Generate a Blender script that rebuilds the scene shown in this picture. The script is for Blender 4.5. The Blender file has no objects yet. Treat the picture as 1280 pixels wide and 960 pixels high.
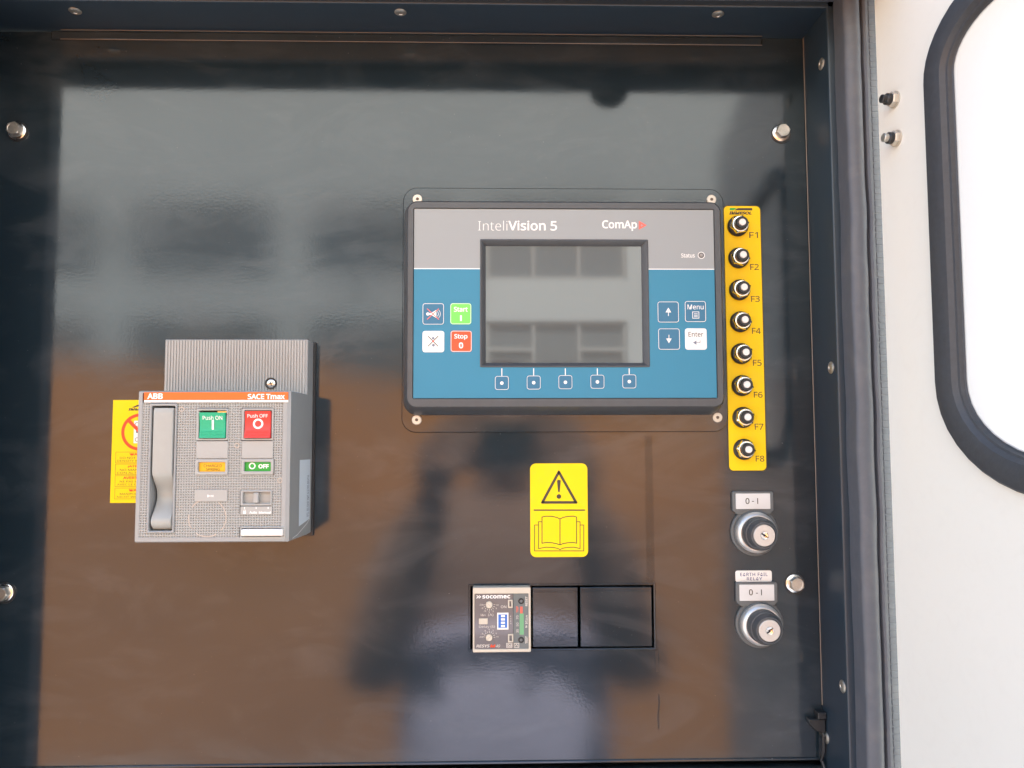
import bpy, bmesh, math, random
from mathutils import Vector, Matrix, noise

random.seed(7)
scene = bpy.context.scene
COL = scene.collection
RAD = math.radians

# ------------------------------------------------------------------ camera
ZC = 1.45                      # height of the lens above the ground (m)
DIST = 562.0                   # lens to panel (mm)
FPX, CX, CY = 961.0, 640.0, 480.0
PITCH, YAW, ROLL = 0.06624, 0.02275, -0.00262
_f = Vector((math.sin(YAW) * math.cos(PITCH), math.cos(YAW) * math.cos(PITCH), math.sin(PITCH)))
_r0 = Vector((math.cos(YAW), -math.sin(YAW), 0))
_u0 = _r0.cross(_f)
_r = math.cos(ROLL) * _r0 + math.sin(ROLL) * _u0
_u = math.cos(ROLL) * _u0 - math.sin(ROLL) * _r0
cam_d = bpy.data.cameras.new('camera')
cam_d.sensor_width = 36.0
cam_d.lens = FPX / 1280.0 * 36.0
cam_d.clip_start, cam_d.clip_end = 0.01, 3000
cam = bpy.data.objects.new('camera', cam_d)
COL.objects.link(cam)
cam.matrix_world = Matrix((( _r.x, _u.x, -_f.x, 0), (_r.y, _u.y, -_f.y, -DIST / 1000), (_r.z, _u.z, -_f.z, ZC), (0, 0, 0, 1)))
scene.camera = cam

# ------------------------------------------------------------------ light
SUN_EL, SUN_AZ = RAD(53), RAD(8)        # the sun stands behind the canopy, a little to the right
world = bpy.data.worlds.new('World')
scene.world = world
world.use_nodes = True
wn = world.node_tree
wn.nodes.clear()
sky = wn.nodes.new('ShaderNodeTexSky')
sky.sky_type = 'NISHITA'
sky.sun_disc = False
sky.sun_elevation = SUN_EL
sky.sun_rotation = SUN_AZ
sky.air_density, sky.dust_density, sky.ozone_density = 1.2, 1.0, 2.0
bg = wn.nodes.new('ShaderNodeBackground')
bg.inputs['Strength'].default_value = 0.095
wo = wn.nodes.new('ShaderNodeOutputWorld')
wn.links.new(sky.outputs[0], bg.inputs[0])
wn.links.new(bg.outputs[0], wo.inputs[0])
sun_d = bpy.data.lights.new('sun', 'SUN')
sun_d.energy = 5.0
sun_d.angle = RAD(0.6)
sun_d.color = (1.0, 0.99, 0.97)
sun = bpy.data.objects.new('sun', sun_d)
COL.objects.link(sun)
_sd = Vector((math.sin(SUN_AZ) * math.cos(SUN_EL), math.cos(SUN_AZ) * math.cos(SUN_EL), math.sin(SUN_EL)))
sun.rotation_euler = (-_sd).to_track_quat('-Z', 'Y').to_euler()
sun.location = (0, 0, 12)

vs = scene.view_settings
scene.display_settings.display_device = 'sRGB'
vs.view_transform = 'Standard'
vs.look = 'None'
vs.exposure = 2.72
vs.gamma = 1.0
vs.use_curve_mapping = False
scene.cycles.max_bounces = 8
scene.cycles.caustics_reflective = False
scene.cycles.caustics_refractive = False

# ------------------------------------------------------------------ survey helpers (mm on the panel: u right, v up, h towards the viewer)
def ray(px, py):
    d = (px - CX) / FPX * _r - (py - CY) / FPX * _u + _f
    return d
def at(px, py, h=0.0):
    d = ray(px, py)
    t = (DIST - h) / d.y
    return d.x * t, d.z * t
def box_at(x0, y0, x1, y1, h=0.0):
    """pixel rectangle -> upright rectangle on the plane h: u0, v0, u1, v1"""
    a, b, c, d = at(x0, y0, h), at(x1, y0, h), at(x0, y1, h), at(x1, y1, h)
    return (a[0] + c[0]) / 2, (c[1] + d[1]) / 2, (b[0] + d[0]) / 2, (a[1] + b[1]) / 2
def flat(u, v, h):
    return Vector((u * 1e-3, -h * 1e-3, ZC + v * 1e-3))

# ------------------------------------------------------------------ outlines
def rr(u0, v0, u1, v1, r=0.0, n=4):
    if r <= 0:
        return [(u0, v0), (u1, v0), (u1, v1), (u0, v1)]
    r = min(r, (u1 - u0) / 2 - 1e-4, (v1 - v0) / 2 - 1e-4)
    o = []
    for cx, cy, a0 in ((u1 - r, v0 + r, -90), (u1 - r, v1 - r, 0), (u0 + r, v1 - r, 90), (u0 + r, v0 + r, 180)):
        for k in range(n + 1):
            a = RAD(a0 + 90 * k / n)
            o.append((cx + r * math.cos(a), cy + r * math.sin(a)))
    return o
def circ(u, v, r, n=28, a0=0.0):
    return [(u + r * math.cos(a0 + 2 * math.pi * k / n), v + r * math.sin(a0 + 2 * math.pi * k / n)) for k in range(n)]
def inset(o, d):
    n = len(o); res = []
    for i in range(n):
        p, q, s = Vector(o[i - 1]), Vector(o[i]), Vector(o[(i + 1) % n])
        a, b = (q - p), (s - q)
        if a.length < 1e-9 or b.length < 1e-9:
            res.append(tuple(q)); continue
        a.normalize(); b.normalize()
        na, nb = Vector((-a.y, a.x)), Vector((-b.y, b.x))
        m = na + nb
        den = max(0.3, 1 + na.dot(nb))
        res.append(tuple(q + m * (d / den)))
    return res

# ------------------------------------------------------------------ mesh builder
class MB:
    def __init__(s, xf=flat):
        s.v, s.f, s.m, s.xf = [], [], [], xf
        s.mi = 0
    def add(s, vs_, fs_):
        b = len(s.v)
        s.v += [s.xf(*p) for p in vs_]
        for f in fs_:
            s.f.append([b + i for i in f]); s.m.append(s.mi)
    def raw(s, vs_, fs_):
        b = len(s.v)
        s.v += [Vector(p) for p in vs_]
        for f in fs_:
            s.f.append([b + i for i in f]); s.m.append(s.mi)
    def loft(s, rings, cap0=False, cap1=True):
        n = len(rings[0][0]); vs_, fs_ = [], []
        for o, h in rings:
            vs_ += [(p[0], p[1], h if not isinstance(h, (list, tuple)) else h[i]) for i, p in enumerate(o)]
        for k in range(len(rings) - 1):
            for i in range(n):
                j = (i + 1) % n
                fs_.append([k * n + i, k * n + j, (k + 1) * n + j, (k + 1) * n + i])
        if cap1: fs_.append([(len(rings) - 1) * n + i for i in range(n)])
        if cap0: fs_.append([i for i in reversed(range(n))])
        s.add(vs_, fs_)
        return s
    def slab(s, o, h0, h1, b=0.2, back=False):
        s.loft([(o, h0), (o, h1 - b), (inset(o, b), h1)], cap0=back); return s
    def ring(s, outer, inner, h0, h1, b=0.2, hin=None):
        hin = h0 if hin is None else hin
        s.loft([(outer, h0), (outer, h1 - b), (inset(outer, b), h1), (inset(inner, -b), h1), (inner, h1 - b), (inner, hin)], cap1=False); return s
    def sheet(s, o, h):
        s.add([(p[0], p[1], h) for p in o], [list(range(len(o)))]); return s
    def band(s, outer, inner, h):
        n = len(outer)
        s.add([(p[0], p[1], h) for p in outer] + [(p[0], p[1], h) for p in inner], [[i, (i + 1) % n, n + (i + 1) % n, n + i] for i in range(n)]); return s
    def stroke(s, pts, w, h, closed=False):
        n = len(pts); L, R_ = [], []
        for i in range(n):
            q = Vector(pts[i])
            p = Vector(pts[i - 1]) if (i > 0 or closed) else None
            t = Vector(pts[(i + 1) % n]) if (i < n - 1 or closed) else None
            a = (q - p).normalized() if p is not None else None
            b = (t - q).normalized() if t is not None else None
            a = a or b; b = b or a
            na, nb = Vector((-a.y, a.x)), Vector((-b.y, b.x))
            m = (na + nb) / max(0.35, 1 + na.dot(nb))
            L.append(q + m * w / 2); R_.append(q - m * w / 2)
        vs_ = [(p.x, p.y, h) for p in L] + [(p.x, p.y, h) for p in R_]
        fs_ = [[i, n + i, n + (i + 1) % n, (i + 1) % n] for i in range(n if closed else n - 1)]
        s.add(vs_, fs_); return s
    def box(s, a, b, bev=0.0):
        """axis box between two (u,v,h) corners"""
        o = rr(min(a[0], b[0]), min(a[1], b[1]), max(a[0], b[0]), max(a[1], b[1]))
        h0, h1 = min(a[2], b[2]), max(a[2], b[2])
        if bev: s.loft([(inset(o, bev), h0), (o, h0 + bev), (o, h1 - bev), (inset(o, bev), h1)], cap0=True)
        else: s.loft([(o, h0), (o, h1)], cap0=True)
        return s
    def tube(s, pts, r, n=8, cap=True):
        """round bar through world-mapped points (u,v,h); r may be a list"""
        P = [s.xf(*p) for p in pts]; vs_, fs_ = [], []
        for i, p in enumerate(P):
            t = (P[min(i + 1, len(P) - 1)] - P[max(i - 1, 0)]).normalized()
            x = t.cross(Vector((0.13, 0.31, 0.94))).normalized(); y = t.cross(x)
            ri = (r[i] if isinstance(r, (list, tuple)) else r) * 1e-3
            vs_ += [p + ri * (math.cos(2 * math.pi * k / n) * x + math.sin(2 * math.pi * k / n) * y) for k in range(n)]
        for i in range(len(P) - 1):
            for k in range(n):
                fs_.append([i * n + k, i * n + (k + 1) % n, (i + 1) * n + (k + 1) % n, (i + 1) * n + k])
        if cap: fs_ += [list(reversed(range(n))), [(len(P) - 1) * n + k for k in range(n)]]
        s.raw(vs_, fs_); return s

def wloc(o):
    return o.location + (wloc(o.parent) if o.parent else Vector())
def build(name, mb, mats, parent=None, smooth=True, origin=None):
    me = bpy.data.meshes.new(name)
    org = wloc(parent) if parent is not None else (origin or Vector())
    me.from_pydata([tuple(v - org) for v in mb.v], [], mb.f)
    for m in (mats if isinstance(mats, (list, tuple)) else [mats]): me.materials.append(m)
    me.polygons.foreach_set('material_index', mb.m)
    bm = bmesh.new(); bm.from_mesh(me); bmesh.ops.recalc_face_normals(bm, faces=bm.faces); bm.to_mesh(me); bm.free()
    me.update()
    if smooth:
        me.polygons.foreach_set('use_smooth', [True] * len(me.polygons))
        me.set_sharp_from_angle(angle=RAD(32))
    o = bpy.data.objects.new(name, me); COL.objects.link(o)
    if parent is not None: o.parent = parent
    elif origin: o.location = origin
    return o
def thing(name, label, cat, loc, group=None):
    o = bpy.data.objects.new(name, None); COL.objects.link(o)
    o.empty_display_size = 0.01
    o.location = loc; tag(o, label, cat, group); return o
def tag(o, label=None, cat=None, group=None, kind=None):
    if label: o['label'] = label
    if cat: o['category'] = cat
    if group: o['group'] = group
    if kind: o['kind'] = kind
    return o
def copy_tree(o, parent=None):
    c = o.copy(); COL.objects.link(c)
    if parent is not None: c.parent = parent
    for ch in list(o.children): copy_tree(ch, c)
    return c

_glyph = {}
def face(fname):
    try: return bpy.data.fonts.load(bpy.utils.resource_path('LOCAL') + '/datafiles/fonts/' + fname)
    except Exception: return None
_ff = face('NotoSansHebrew-Regular.woff2')
FONTS = {'human': _ff, 'sans': _ff}
def glyphs(body, bold=0.0, space=1.0, font='sans'):
    key = (body, bold, space, font)
    if key not in _glyph:
        cu = bpy.data.curves.new('lettering', 'FONT')
        cu.body = body
        if FONTS[font]: cu.font = FONTS[font]
        cu.offset = bold; cu.resolution_u = 3; cu.space_character = space
        ob = bpy.data.objects.new('lettering', cu); COL.objects.link(ob)
        me = ob.to_mesh()
        vv = [tuple(v.co) for v in me.vertices]; ff = [list(p.vertices) for p in me.polygons]
        ob.to_mesh_clear(); bpy.data.objects.remove(ob); bpy.data.curves.remove(cu)
        xs, ys = [p[0] for p in vv], [p[1] for p in vv]
        _glyph[key] = (vv, ff, min(xs), max(xs), min(ys), max(ys))
    return _glyph[key]
def text(mb, body, rect, h, bold=0.0, space=1.0, rot=0, slant=0.0, font='sans'):
    """flat lettering fitted into rect (u0,v0,u1,v1); rot 90 reads upwards"""
    if body == 'I':
        mb.add([(rect[0], rect[1], h), (rect[2], rect[1], h), (rect[2], rect[3], h), (rect[0], rect[3], h)], [[0, 1, 2, 3]]); return mb
    vv, ff, x0, x1, y0, y1 = glyphs(body, bold, space, font)
    u0, v0, u1, v1 = rect; out = []
    for x, y, _ in vv:
        a, b = (x - x0) / max(1e-6, x1 - x0), (y - y0) / max(1e-6, y1 - y0)
        if rot == 90: a, b = 1 - b, a
        elif rot == -90: a, b = b, 1 - a
        out.append((u0 + a * (u1 - u0) + slant * (b - .5) * (v1 - v0), v0 + b * (v1 - v0), h))
    mb.add(out, ff)
    return mb

# ------------------------------------------------------------------ materials
def mat(name, color, rough=0.5, metal=0.0, ior=1.5, coat=0.0, var=0.0, vscale=60.0, bump=0.0, bscale=400.0, dust=0.0, dust_scale=40.0, spec=None, emit=None):
    m = bpy.data.materials.new(name); m.use_nodes = True
    nt = m.node_tree; b = nt.nodes['Principled BSDF']
    b.inputs['Base Color'].default_value = (*color, 1); b.inputs['Roughness'].default_value = rough
    b.inputs['Metallic'].default_value = metal; b.inputs['IOR'].default_value = ior
    if spec is not None: b.inputs['Specular IOR Level'].default_value = spec
    if coat: b.inputs['Coat Weight'].default_value = coat; b.inputs['Coat Roughness'].default_value = 0.05
    geo = nt.nodes.new('ShaderNodeNewGeometry')
    def noi(scale, detail=4, dist=0.0):
        n = nt.nodes.new('ShaderNodeTexNoise'); n.inputs['Scale'].default_value = scale
        n.inputs['Detail'].default_value = detail; n.inputs['Distortion'].default_value = dist
        nt.links.new(geo.outputs['Position'], n.inputs['Vector']); return n
    src = None
    if var:
        n = noi(vscale, 5); mx = nt.nodes.new('ShaderNodeMix'); mx.data_type = 'RGBA'
        mx.inputs['A'].default_value = tuple(max(0, c * (1 - var)) for c in color) + (1,)
        mx.inputs['B'].default_value = tuple(min(1, c * (1 + var)) for c in color) + (1,)
        nt.links.new(n.outputs['Fac'], mx.inputs['Factor']); src = mx.outputs['Result']
    if dust:
        n = noi(dust_scale, 8, 1.5); cr = nt.nodes.new('ShaderNodeValToRGB')
        cr.color_ramp.elements[0].position = .5; cr.color_ramp.elements[1].position = .85
        cr.color_ramp.elements[1].color = (dust, dust, dust, 1)
        nt.links.new(n.outputs['Fac'], cr.inputs[0])
        mx = nt.nodes.new('ShaderNodeMix'); mx.data_type = 'RGBA'
        mx.inputs['A'].default_value = (*color, 1); mx.inputs['B'].default_value = (.42, .37, .31, 1)
        if src: nt.links.new(src, mx.inputs['A'])
        nt.links.new(cr.outputs['Color'], mx.inputs['Factor']); src = mx.outputs['Result']
    if src: nt.links.new(src, b.inputs['Base Color'])
    if bump:
        n = noi(bscale, 3); bp = nt.nodes.new('ShaderNodeBump'); bp.inputs['Strength'].default_value = bump
        bp.inputs['Distance'].default_value = 0.0005
        nt.links.new(n.outputs['Fac'], bp.inputs['Height']); nt.links.new(bp.outputs['Normal'], b.inputs['Normal'])
    if emit:
        b.inputs['Emission Color'].default_value = (*emit[0], 1); b.inputs['Emission Strength'].default_value = emit[1]
    return m

def paint_material():
    """dark gloss enamel: orange peel, wiped dust smears, fine specks"""
    m = mat('dark_gloss_enamel', (.0115, .0205, .028), .13, ior=1.6)
    nt = m.node_tree; b = nt.nodes['Principled BSDF']; L = nt.links.new
    geo = nt.nodes.new('ShaderNodeNewGeometry')
    def noi(scale, detail, dist=0.0, stretch=None):
        n = nt.nodes.new('ShaderNodeTexNoise'); n.inputs['Scale'].default_value = scale
        n.inputs['Detail'].default_value = detail; n.inputs['Distortion'].default_value = dist
        if stretch:
            mp = nt.nodes.new('ShaderNodeMapping'); mp.inputs['Scale'].default_value = stretch; mp.inputs['Rotation'].default_value = (0, RAD(38), 0)
            L(geo.outputs['Position'], mp.inputs['Vector']); L(mp.outputs['Vector'], n.inputs['Vector'])
        else: L(geo.outputs['Position'], n.inputs['Vector'])
        return n
    def ramp(src, p0, p1, c0, c1):
        r = nt.nodes.new('ShaderNodeMapRange'); r.inputs['From Min'].default_value = p0; r.inputs['From Max'].default_value = p1
        r.inputs['To Min'].default_value = c0; r.inputs['To Max'].default_value = c1; L(src, r.inputs['Value']); return r.outputs['Result']
    smear = noi(7.0, 5, 1.6, (1.0, 1.0, 2.0))
    wipe = noi(16.0, 7, 2.6, (.55, 1.0, 1.5))
    speck = noi(560.0, 2)
    L(ramp(wipe.outputs['Fac'], .40, .64, PANEL_ROUGH[0], PANEL_ROUGH[1]), b.inputs['Roughness'])
    film = nt.nodes.new('ShaderNodeMath'); film.operation = 'MULTIPLY'
    L(ramp(wipe.outputs['Fac'], .44, .60, 0.15, 1.0), film.inputs[0]); L(ramp(smear.outputs['Fac'], .38, .66, 0.0, .065), film.inputs[1])
    sp = ramp(speck.outputs['Fac'], .735, .77, 0.0, .30)
    ad = nt.nodes.new('ShaderNodeMath'); ad.operation = 'ADD'; L(film.outputs[0], ad.inputs[0]); L(sp, ad.inputs[1])
    mx = nt.nodes.new('ShaderNodeMix'); mx.data_type = 'RGBA'
    mx.inputs['A'].default_value = (.0115, .0205, .028, 1); mx.inputs['B'].default_value = (.27, .29, .30, 1)
    L(ad.outputs[0], mx.inputs['Factor']); L(mx.outputs['Result'], b.inputs['Base Color'])
    peel = noi(520.0, 2); bp = nt.nodes.new('ShaderNodeBump'); bp.inputs['Strength'].default_value = .06; bp.inputs['Distance'].default_value = .0004
    wave = noi(26.0, 2); ad2 = nt.nodes.new('ShaderNodeMath'); ad2.operation = 'MULTIPLY_ADD'; ad2.inputs[1].default_value = .6
    L(wave.outputs['Fac'], ad2.inputs[0]); L(peel.outputs['Fac'], ad2.inputs[2])
    L(ad2.outputs[0], bp.inputs['Height']); L(bp.outputs['Normal'], b.inputs['Normal'])
    return m
PANEL_ROUGH = (.09, .125)

M = {}
M['paint'] = paint_material()
M['rubber'] = mat('black_rubber', (.045, .049, .055), .55, bump=.15, bscale=900, var=.25, vscale=300)
M['rubber_grey'] = mat('dusty_seal_rubber', (.088, .098, .116), .5, bump=.12, bscale=700, var=.12, vscale=180, dust=.10)
M['white'] = mat('cream_white_enamel', (.82, .815, .74), .35, var=.025, vscale=8, dust=.05, dust_scale=90)
M['zinc'] = mat('zinc_plated_steel', (.56, .53, .47), .45, 1.0, var=.22, vscale=700, bump=.25, bscale=2500)
M['nickel'] = mat('nickel_plating', (.78, .76, .72), .22, 1.0, var=.08, vscale=500)
M['chrome'] = mat('chrome_plating', (.86, .86, .85), .12, 1.0)
M['grey_plastic'] = mat('warm_grey_plastic', (.355, .36, .345), .5, var=.05, vscale=120, bump=.08, bscale=1500, dust=.06)
M['grey_plastic2'] = mat('cool_grey_plastic', (.30, .312, .31), .48, var=.05, vscale=100, bump=.08, bscale=1500, dust=.05)
M['lever'] = mat('grey_lever_plastic', (.335, .348, .33), .42, var=.06, vscale=160, dust=.10)
M['black_plastic'] = mat('black_plastic', (.018, .019, .020), .42, var=.2, vscale=300)
M['dark_plastic'] = mat('charcoal_plastic', (.062, .068, .074), .42, bump=.15, bscale=2200, var=.12, vscale=200, dust=.03)
M['hole'] = mat('unlit_black', (.006, .006, .006), .8)
M['orange'] = mat('orange_strip', (.82, .13, .012), .45)
M['white_print'] = mat('white_print', (.82, .82, .80), .5)
M['green_btn'] = mat('green_plastic', (.005, .36, .19), .38)
M['red_btn'] = mat('red_plastic', (.62, .035, .03), .38)
M['amber'] = mat('amber_flag', (.78, .43, .01), .4)
M['green_flag'] = mat('green_flag', (.01, .33, .04), .4)
M['white_plastic'] = mat('white_plastic', (.80, .78, .74), .42)
M['label_paper'] = mat('pale_blue_label', (.66, .74, .80), .5)
M['yellow'] = mat('yellow_vinyl', (.88, .63, .001), .5, spec=.3, var=.05, vscale=30, dust=.07, dust_scale=120)
M['yellow2'] = mat('deep_yellow_vinyl', (.96, .62, .001), .5, spec=.3, var=.05, vscale=30, dust=.07, dust_scale=120)
M['ink'] = mat('black_ink', (.045, .036, .02), .5)
M['thin_ink'] = mat('faded_ink', (.22, .17, .03), .5)
M['red_ink'] = mat('red_ink', (.75, .06, .01), .5)
M['green_ink'] = mat('green_ink', (.05, .42, .05), .5)
M['navy_ink'] = mat('navy_ink', (.03, .035, .16), .5)
M['overlay_grey'] = mat('grey_membrane', (.275, .298, .305), .42, bump=.04, bscale=3000)
M['overlay_blue'] = mat('blue_membrane', (.020, .195, .315), .42, bump=.04, bscale=3000)
M['key_blue'] = mat('blue_key', (.024, .145, .255), .40)
M['key_green'] = mat('green_key', (.16, .66, .10), .40)
M['key_red'] = mat('red_key', (.78, .075, .018), .40)
M['key_white'] = mat('white_key', (.80, .80, .78), .42)
M['coral'] = mat('coral_print', (.80, .14, .11), .5)
M['grey_print'] = mat('slate_print', (.16, .19, .25), .5)
M['lcd'] = mat('unlit_lcd_glass', (.085, .092, .09), .04, ior=1.72, coat=0.0)
M['led'] = mat('unlit_led', (.30, .29, .28), .2)
M['led_dark'] = mat('led_socket', (.12, .115, .11), .4)
M['screw_zinc'] = mat('dull_zinc_screw', (.62, .58, .50), .45, .5)
M['satin'] = mat('satin_nickel_ring', (.78, .77, .74), .42, .75)
M['wall_paint'] = mat('dark_satin_enamel', (.017, .031, .046), .38, ior=1.55, bump=.05, bscale=650)
M['legend_grey'] = mat('legend_holder_plastic', (.12, .13, .132), .4, var=.1, vscale=200)
M['card'] = mat('legend_card', (.67, .67, .655), .4)
M['lockface'] = mat('satin_lock_face', (.57, .545, .51), .42, .4, var=.08, vscale=600)
M['brass'] = mat('brass_pins', (.75, .5, .2), .3, 1.0)
M['cream'] = mat('cream_plastic', (.56, .51, .42), .5, dust=.15, var=.05, vscale=150)
M['relay_face'] = mat('relay_front_foil', (.125, .115, .115), .3, var=.08, vscale=200, coat=.4)
M['relay_side'] = mat('relay_side_foil', (.13, .15, .15), .35)
M['pale_print'] = mat('pale_print', (.62, .58, .52), .5)
M['blue_dip'] = mat('blue_switch_body', (.03, .15, .52), .4)
M['bar_green'] = mat('green_bar', (.14, .36, .18), .4)
M['bar_red'] = mat('red_bar', (.62, .12, .08), .4)
M['socket_dark'] = mat('socket_shade', (.09, .06, .04), .6)  # dark tone standing for the shade inside the screw sockets
M['rib_plastic'] = mat('ribbed_grey_plastic', (.355, .362, .35), .55)
M['header'] = mat('matt_dark_coating', (.026, .050, .082), .85, spec=.15)
M['bead'] = mat('bare_sheet_edge', (.20, .175, .15), .5, .5)
M['scuff'] = mat('scuffed_plastic', (.46, .40, .34), .6)
M['stain'] = mat('dried_drip', (.012, .012, .012), .35)

# ------------------------------------------------------------------ SETTING BEHIND THE PHOTOGRAPHER (seen in the gloss paint and the screen)
def simple_box(mb, x0, y0, z0, x1, y1, z1):
    mb.raw([(x0, y0, z0), (x1, y0, z0), (x1, y1, z0), (x0, y1, z0), (x0, y0, z1), (x1, y0, z1), (x1, y1, z1), (x0, y1, z1)],
           [[0, 3, 2, 1], [4, 5, 6, 7], [0, 1, 5, 4], [1, 2, 6, 5], [2, 3, 7, 6], [3, 0, 4, 7]])
    return mb
M['earth'] = mat('bare_brown_earth', (.29, .118, .030), .95, var=.30, vscale=.6)
M['render'] = mat('grey_cement_render', (.42, .455, .44), .85, var=.10, vscale=.5)
M['window_glass'] = mat('dark_window_glass', (.12, .13, .13), .10)
M['mullion'] = mat('pale_window_frame', (.36, .36, .33), .6)
g = MB()
g.raw([(-400, -400, 0), (400, -400, 0), (400, 400, 0), (-400, 400, 0)], [[0, 1, 2, 3]])
tag(build('ground', g, M['earth'], smooth=False), kind='structure')
M['bounce_grey'] = mat('bounce_pad_grey', (.20, .205, .20), .9, var=.12, vscale=1.2)
g = MB(); simple_box(g, -9, -2.8, -.2, 6, 3.5, .012)  # unseen grey slab added to bounce neutral light on to panel and door
tag(build('bounce_pad', g, M['bounce_grey'], smooth=False), kind='structure')

bld = thing('building', 'pale grey rendered building mirrored in the screen, with rows of dark windows', 'building', Vector((0, -22, 0)))
w = MB()
FY = -22.0
cols = []
WW = 4.2
XS = [-.27 + 5.2 * k for k in range(-5, 4)]
rows = [(2.5, 4.8), (6.05, 8.25)]
xs = [-32.0]
for x in XS: xs += [x, x + WW]
xs.append(24.0)
zs = [0, rows[0][0], rows[0][1], rows[1][0], rows[1][1], 17.0]
for i in range(len(xs) - 1):
    for k in range(len(zs) - 1):
        hole = (i % 2 == 1) and k in (1, 3)
        if not hole:
            w.raw([(xs[i], FY, zs[k]), (xs[i + 1], FY, zs[k]), (xs[i + 1], FY, zs[k + 1]), (xs[i], FY, zs[k + 1])], [[0, 1, 2, 3]])
simple_box(w, -32, FY - 8, 0, 24, FY - .35, 17)
build('wall', w, M['render'], bld, smooth=False)
for x in XS:
    for k, (z0, z1) in enumerate(rows):
        fr = None
        zt = z0 + (z1 - z0) * (.60 if k else .62)
        tr_bays = (1,) if k == 1 else (0, 2)
        bars = [(x + .03, z0 + .02, x + WW - .03, z0 + .10), (x + .03, z1 - .10, x + WW - .03, z1 - .02)]
        for e in range(4):
            xx = x + .03 + e * (WW - .15) / 3; bars.append((xx, z0 + .10, xx + .09, z1 - .10))
        for e in tr_bays:
            xx = x + .12 + e * (WW - .15) / 3; bars.append((xx, zt, xx + (WW - .15) / 3 - .09, zt + .10))
        for e, (a0, b0, a1, b1) in enumerate(bars):
            wd = MB(); simple_box(wd, a0, FY - .2, b0, a1, FY - .08, b1)
            if fr is None: fr = build('window', wd, M['mullion'], bld, smooth=False)
            else: build('frame_bar', wd, M['mullion'], fr, smooth=False)
        p = MB(); simple_box(p, x + .01, FY - .26, z0 + .01, x + WW - .01, FY - .22, z1 - .01)
        build('pane', p, M['window_glass'], fr, smooth=False)

# brown earth bank left of the building's front
bank = MB()
nx, ny = 90, 8
for j in range(ny + 1):
    for i in range(nx + 1):
        x = -30 + i * 37.0 / nx; t = j / ny
        top = 3.15 - .75 * min(1, max(0, (x + 4) / 4)) + .6 * noise.noise(Vector((x * .45, 1.3, 0))) + .3 * noise.noise(Vector((x * 1.7, 4.3, 0)))
        endf = min(1.0, (nx - i) / 5.0)
        z = top * (math.sin(t * math.pi / 2)) * endf + .25 * noise.noise(Vector((x * .8, t * 4, 2)))
        bank.v.append(Vector((x, -14.5 - 4.0 * t, max(-.2, z) if j else -.2)))
for j in range(ny):
    for i in range(nx):
        a = j * (nx + 1) + i
        bank.f.append([a, a + 1, a + nx + 2, a + nx + 1]); bank.m.append(0)
tag(build('earth_bank', bank, M['earth']), kind='structure')

# ------------------------------------------------------------------ CONTROL CABINET
cab = thing('control_cabinet', 'dark navy gloss steel control cabinet recess with bolted panel, filling most of the frame', 'cabinet', flat(-60, -232, 0))
PL, PR, PT, PB = -370.0, 235.5, 300.5, -231.0
slot = box_at(588, 732, 817.3, 810.6, 0)
# back panel with the rectangular slot cut through it
p = MB()
us, vs_ = [PL, slot[0], slot[2], PR], [PB, slot[1], slot[3], PT]
for i in range(3):
    for k in range(3):
        if (i, k) != (1, 1):
            p.add([(us[i], vs_[k], 0), (us[i + 1], vs_[k], 0), (us[i + 1], vs_[k + 1], 0), (us[i], vs_[k + 1], 0)], [[0, 1, 2, 3]])
so = rr(*slot)
p.loft([(so, 0), (so, -2.0)], cap1=False)
build('panel', p, M['paint'], cab, smooth=False)
p = MB(); p.loft([(inset(so, -6), -3.0), (inset(so, -6), -60.0)]); build('slot_box', p, M['hole'], cab, smooth=False)
p = MB(); p.ring(inset(so, -1.4), inset(so, -.25), 0.05, .75, .25); build('slot_frame', p, M['paint'], cab)
# side walls of the recess, the folded front flanges
WALL_H = 41.0
def prof_u(mb, prof, v0, v1, n=1, wob=0.0):
    """sweep a (u,h) profile along v"""
    k = len(prof); vs2, fs2 = [], []
    for i in range(n + 1):
        v = v0 + (v1 - v0) * i / n
        for (a, b) in prof: vs2.append((a + wob * noise.noise(Vector((v * .03, a * .02, 0))), v, b))
    for i in range(n):
        for j in range(k - 1): fs2.append([i * k + j, i * k + j + 1, (i + 1) * k + j + 1, (i + 1) * k + j])
    mb.add(vs2, fs2); return mb
def prof_v(mb, prof, u0, u1):
    """sweep a (v,h) profile along u"""
    k = len(prof); vs2 = []
    for u in (u0, u1):
        for (a, b) in prof: vs2.append((u, a, b))
    mb.add(vs2, [[j, j + 1, k + j + 1, k + j] for j in range(k - 1)]); return mb
def fold(a0, s, hh, wid):
    # wall, rounded bend, short front face with a fine step, then the outer return
    pr = [(a0, -2), (a0, hh - 1.2)]
    for t in (25, 50, 75, 90): pr.append((a0 + s * (1.2 - 1.2 * math.cos(RAD(t))), hh - 1.2 + 1.2 * math.sin(RAD(t))))
    pr += [(a0 + s * (wid * .38), hh), (a0 + s * (wid * .40), hh + .7), (a0 + s * (wid * .46), hh + .7), (a0 + s * (wid * .48), hh), (a0 + s * wid, hh), (a0 + s * wid, hh + 14)]
    return pr
p = MB(); prof_u(p, fold(PR, 1, WALL_H, 16), -500, 330); build('side_wall', p, M['wall_paint'], cab)
p = MB(); prof_u(p, fold(PL, -1, WALL_H, 16), -500, 330); build('side_wall', p, M['wall_paint'], cab)
p = MB(); prof_v(p, fold(PT + 1, 1, WALL_H, 16), PL - 12, PR + 12); build('top_wall', p, M['wall_paint'], cab)
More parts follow.
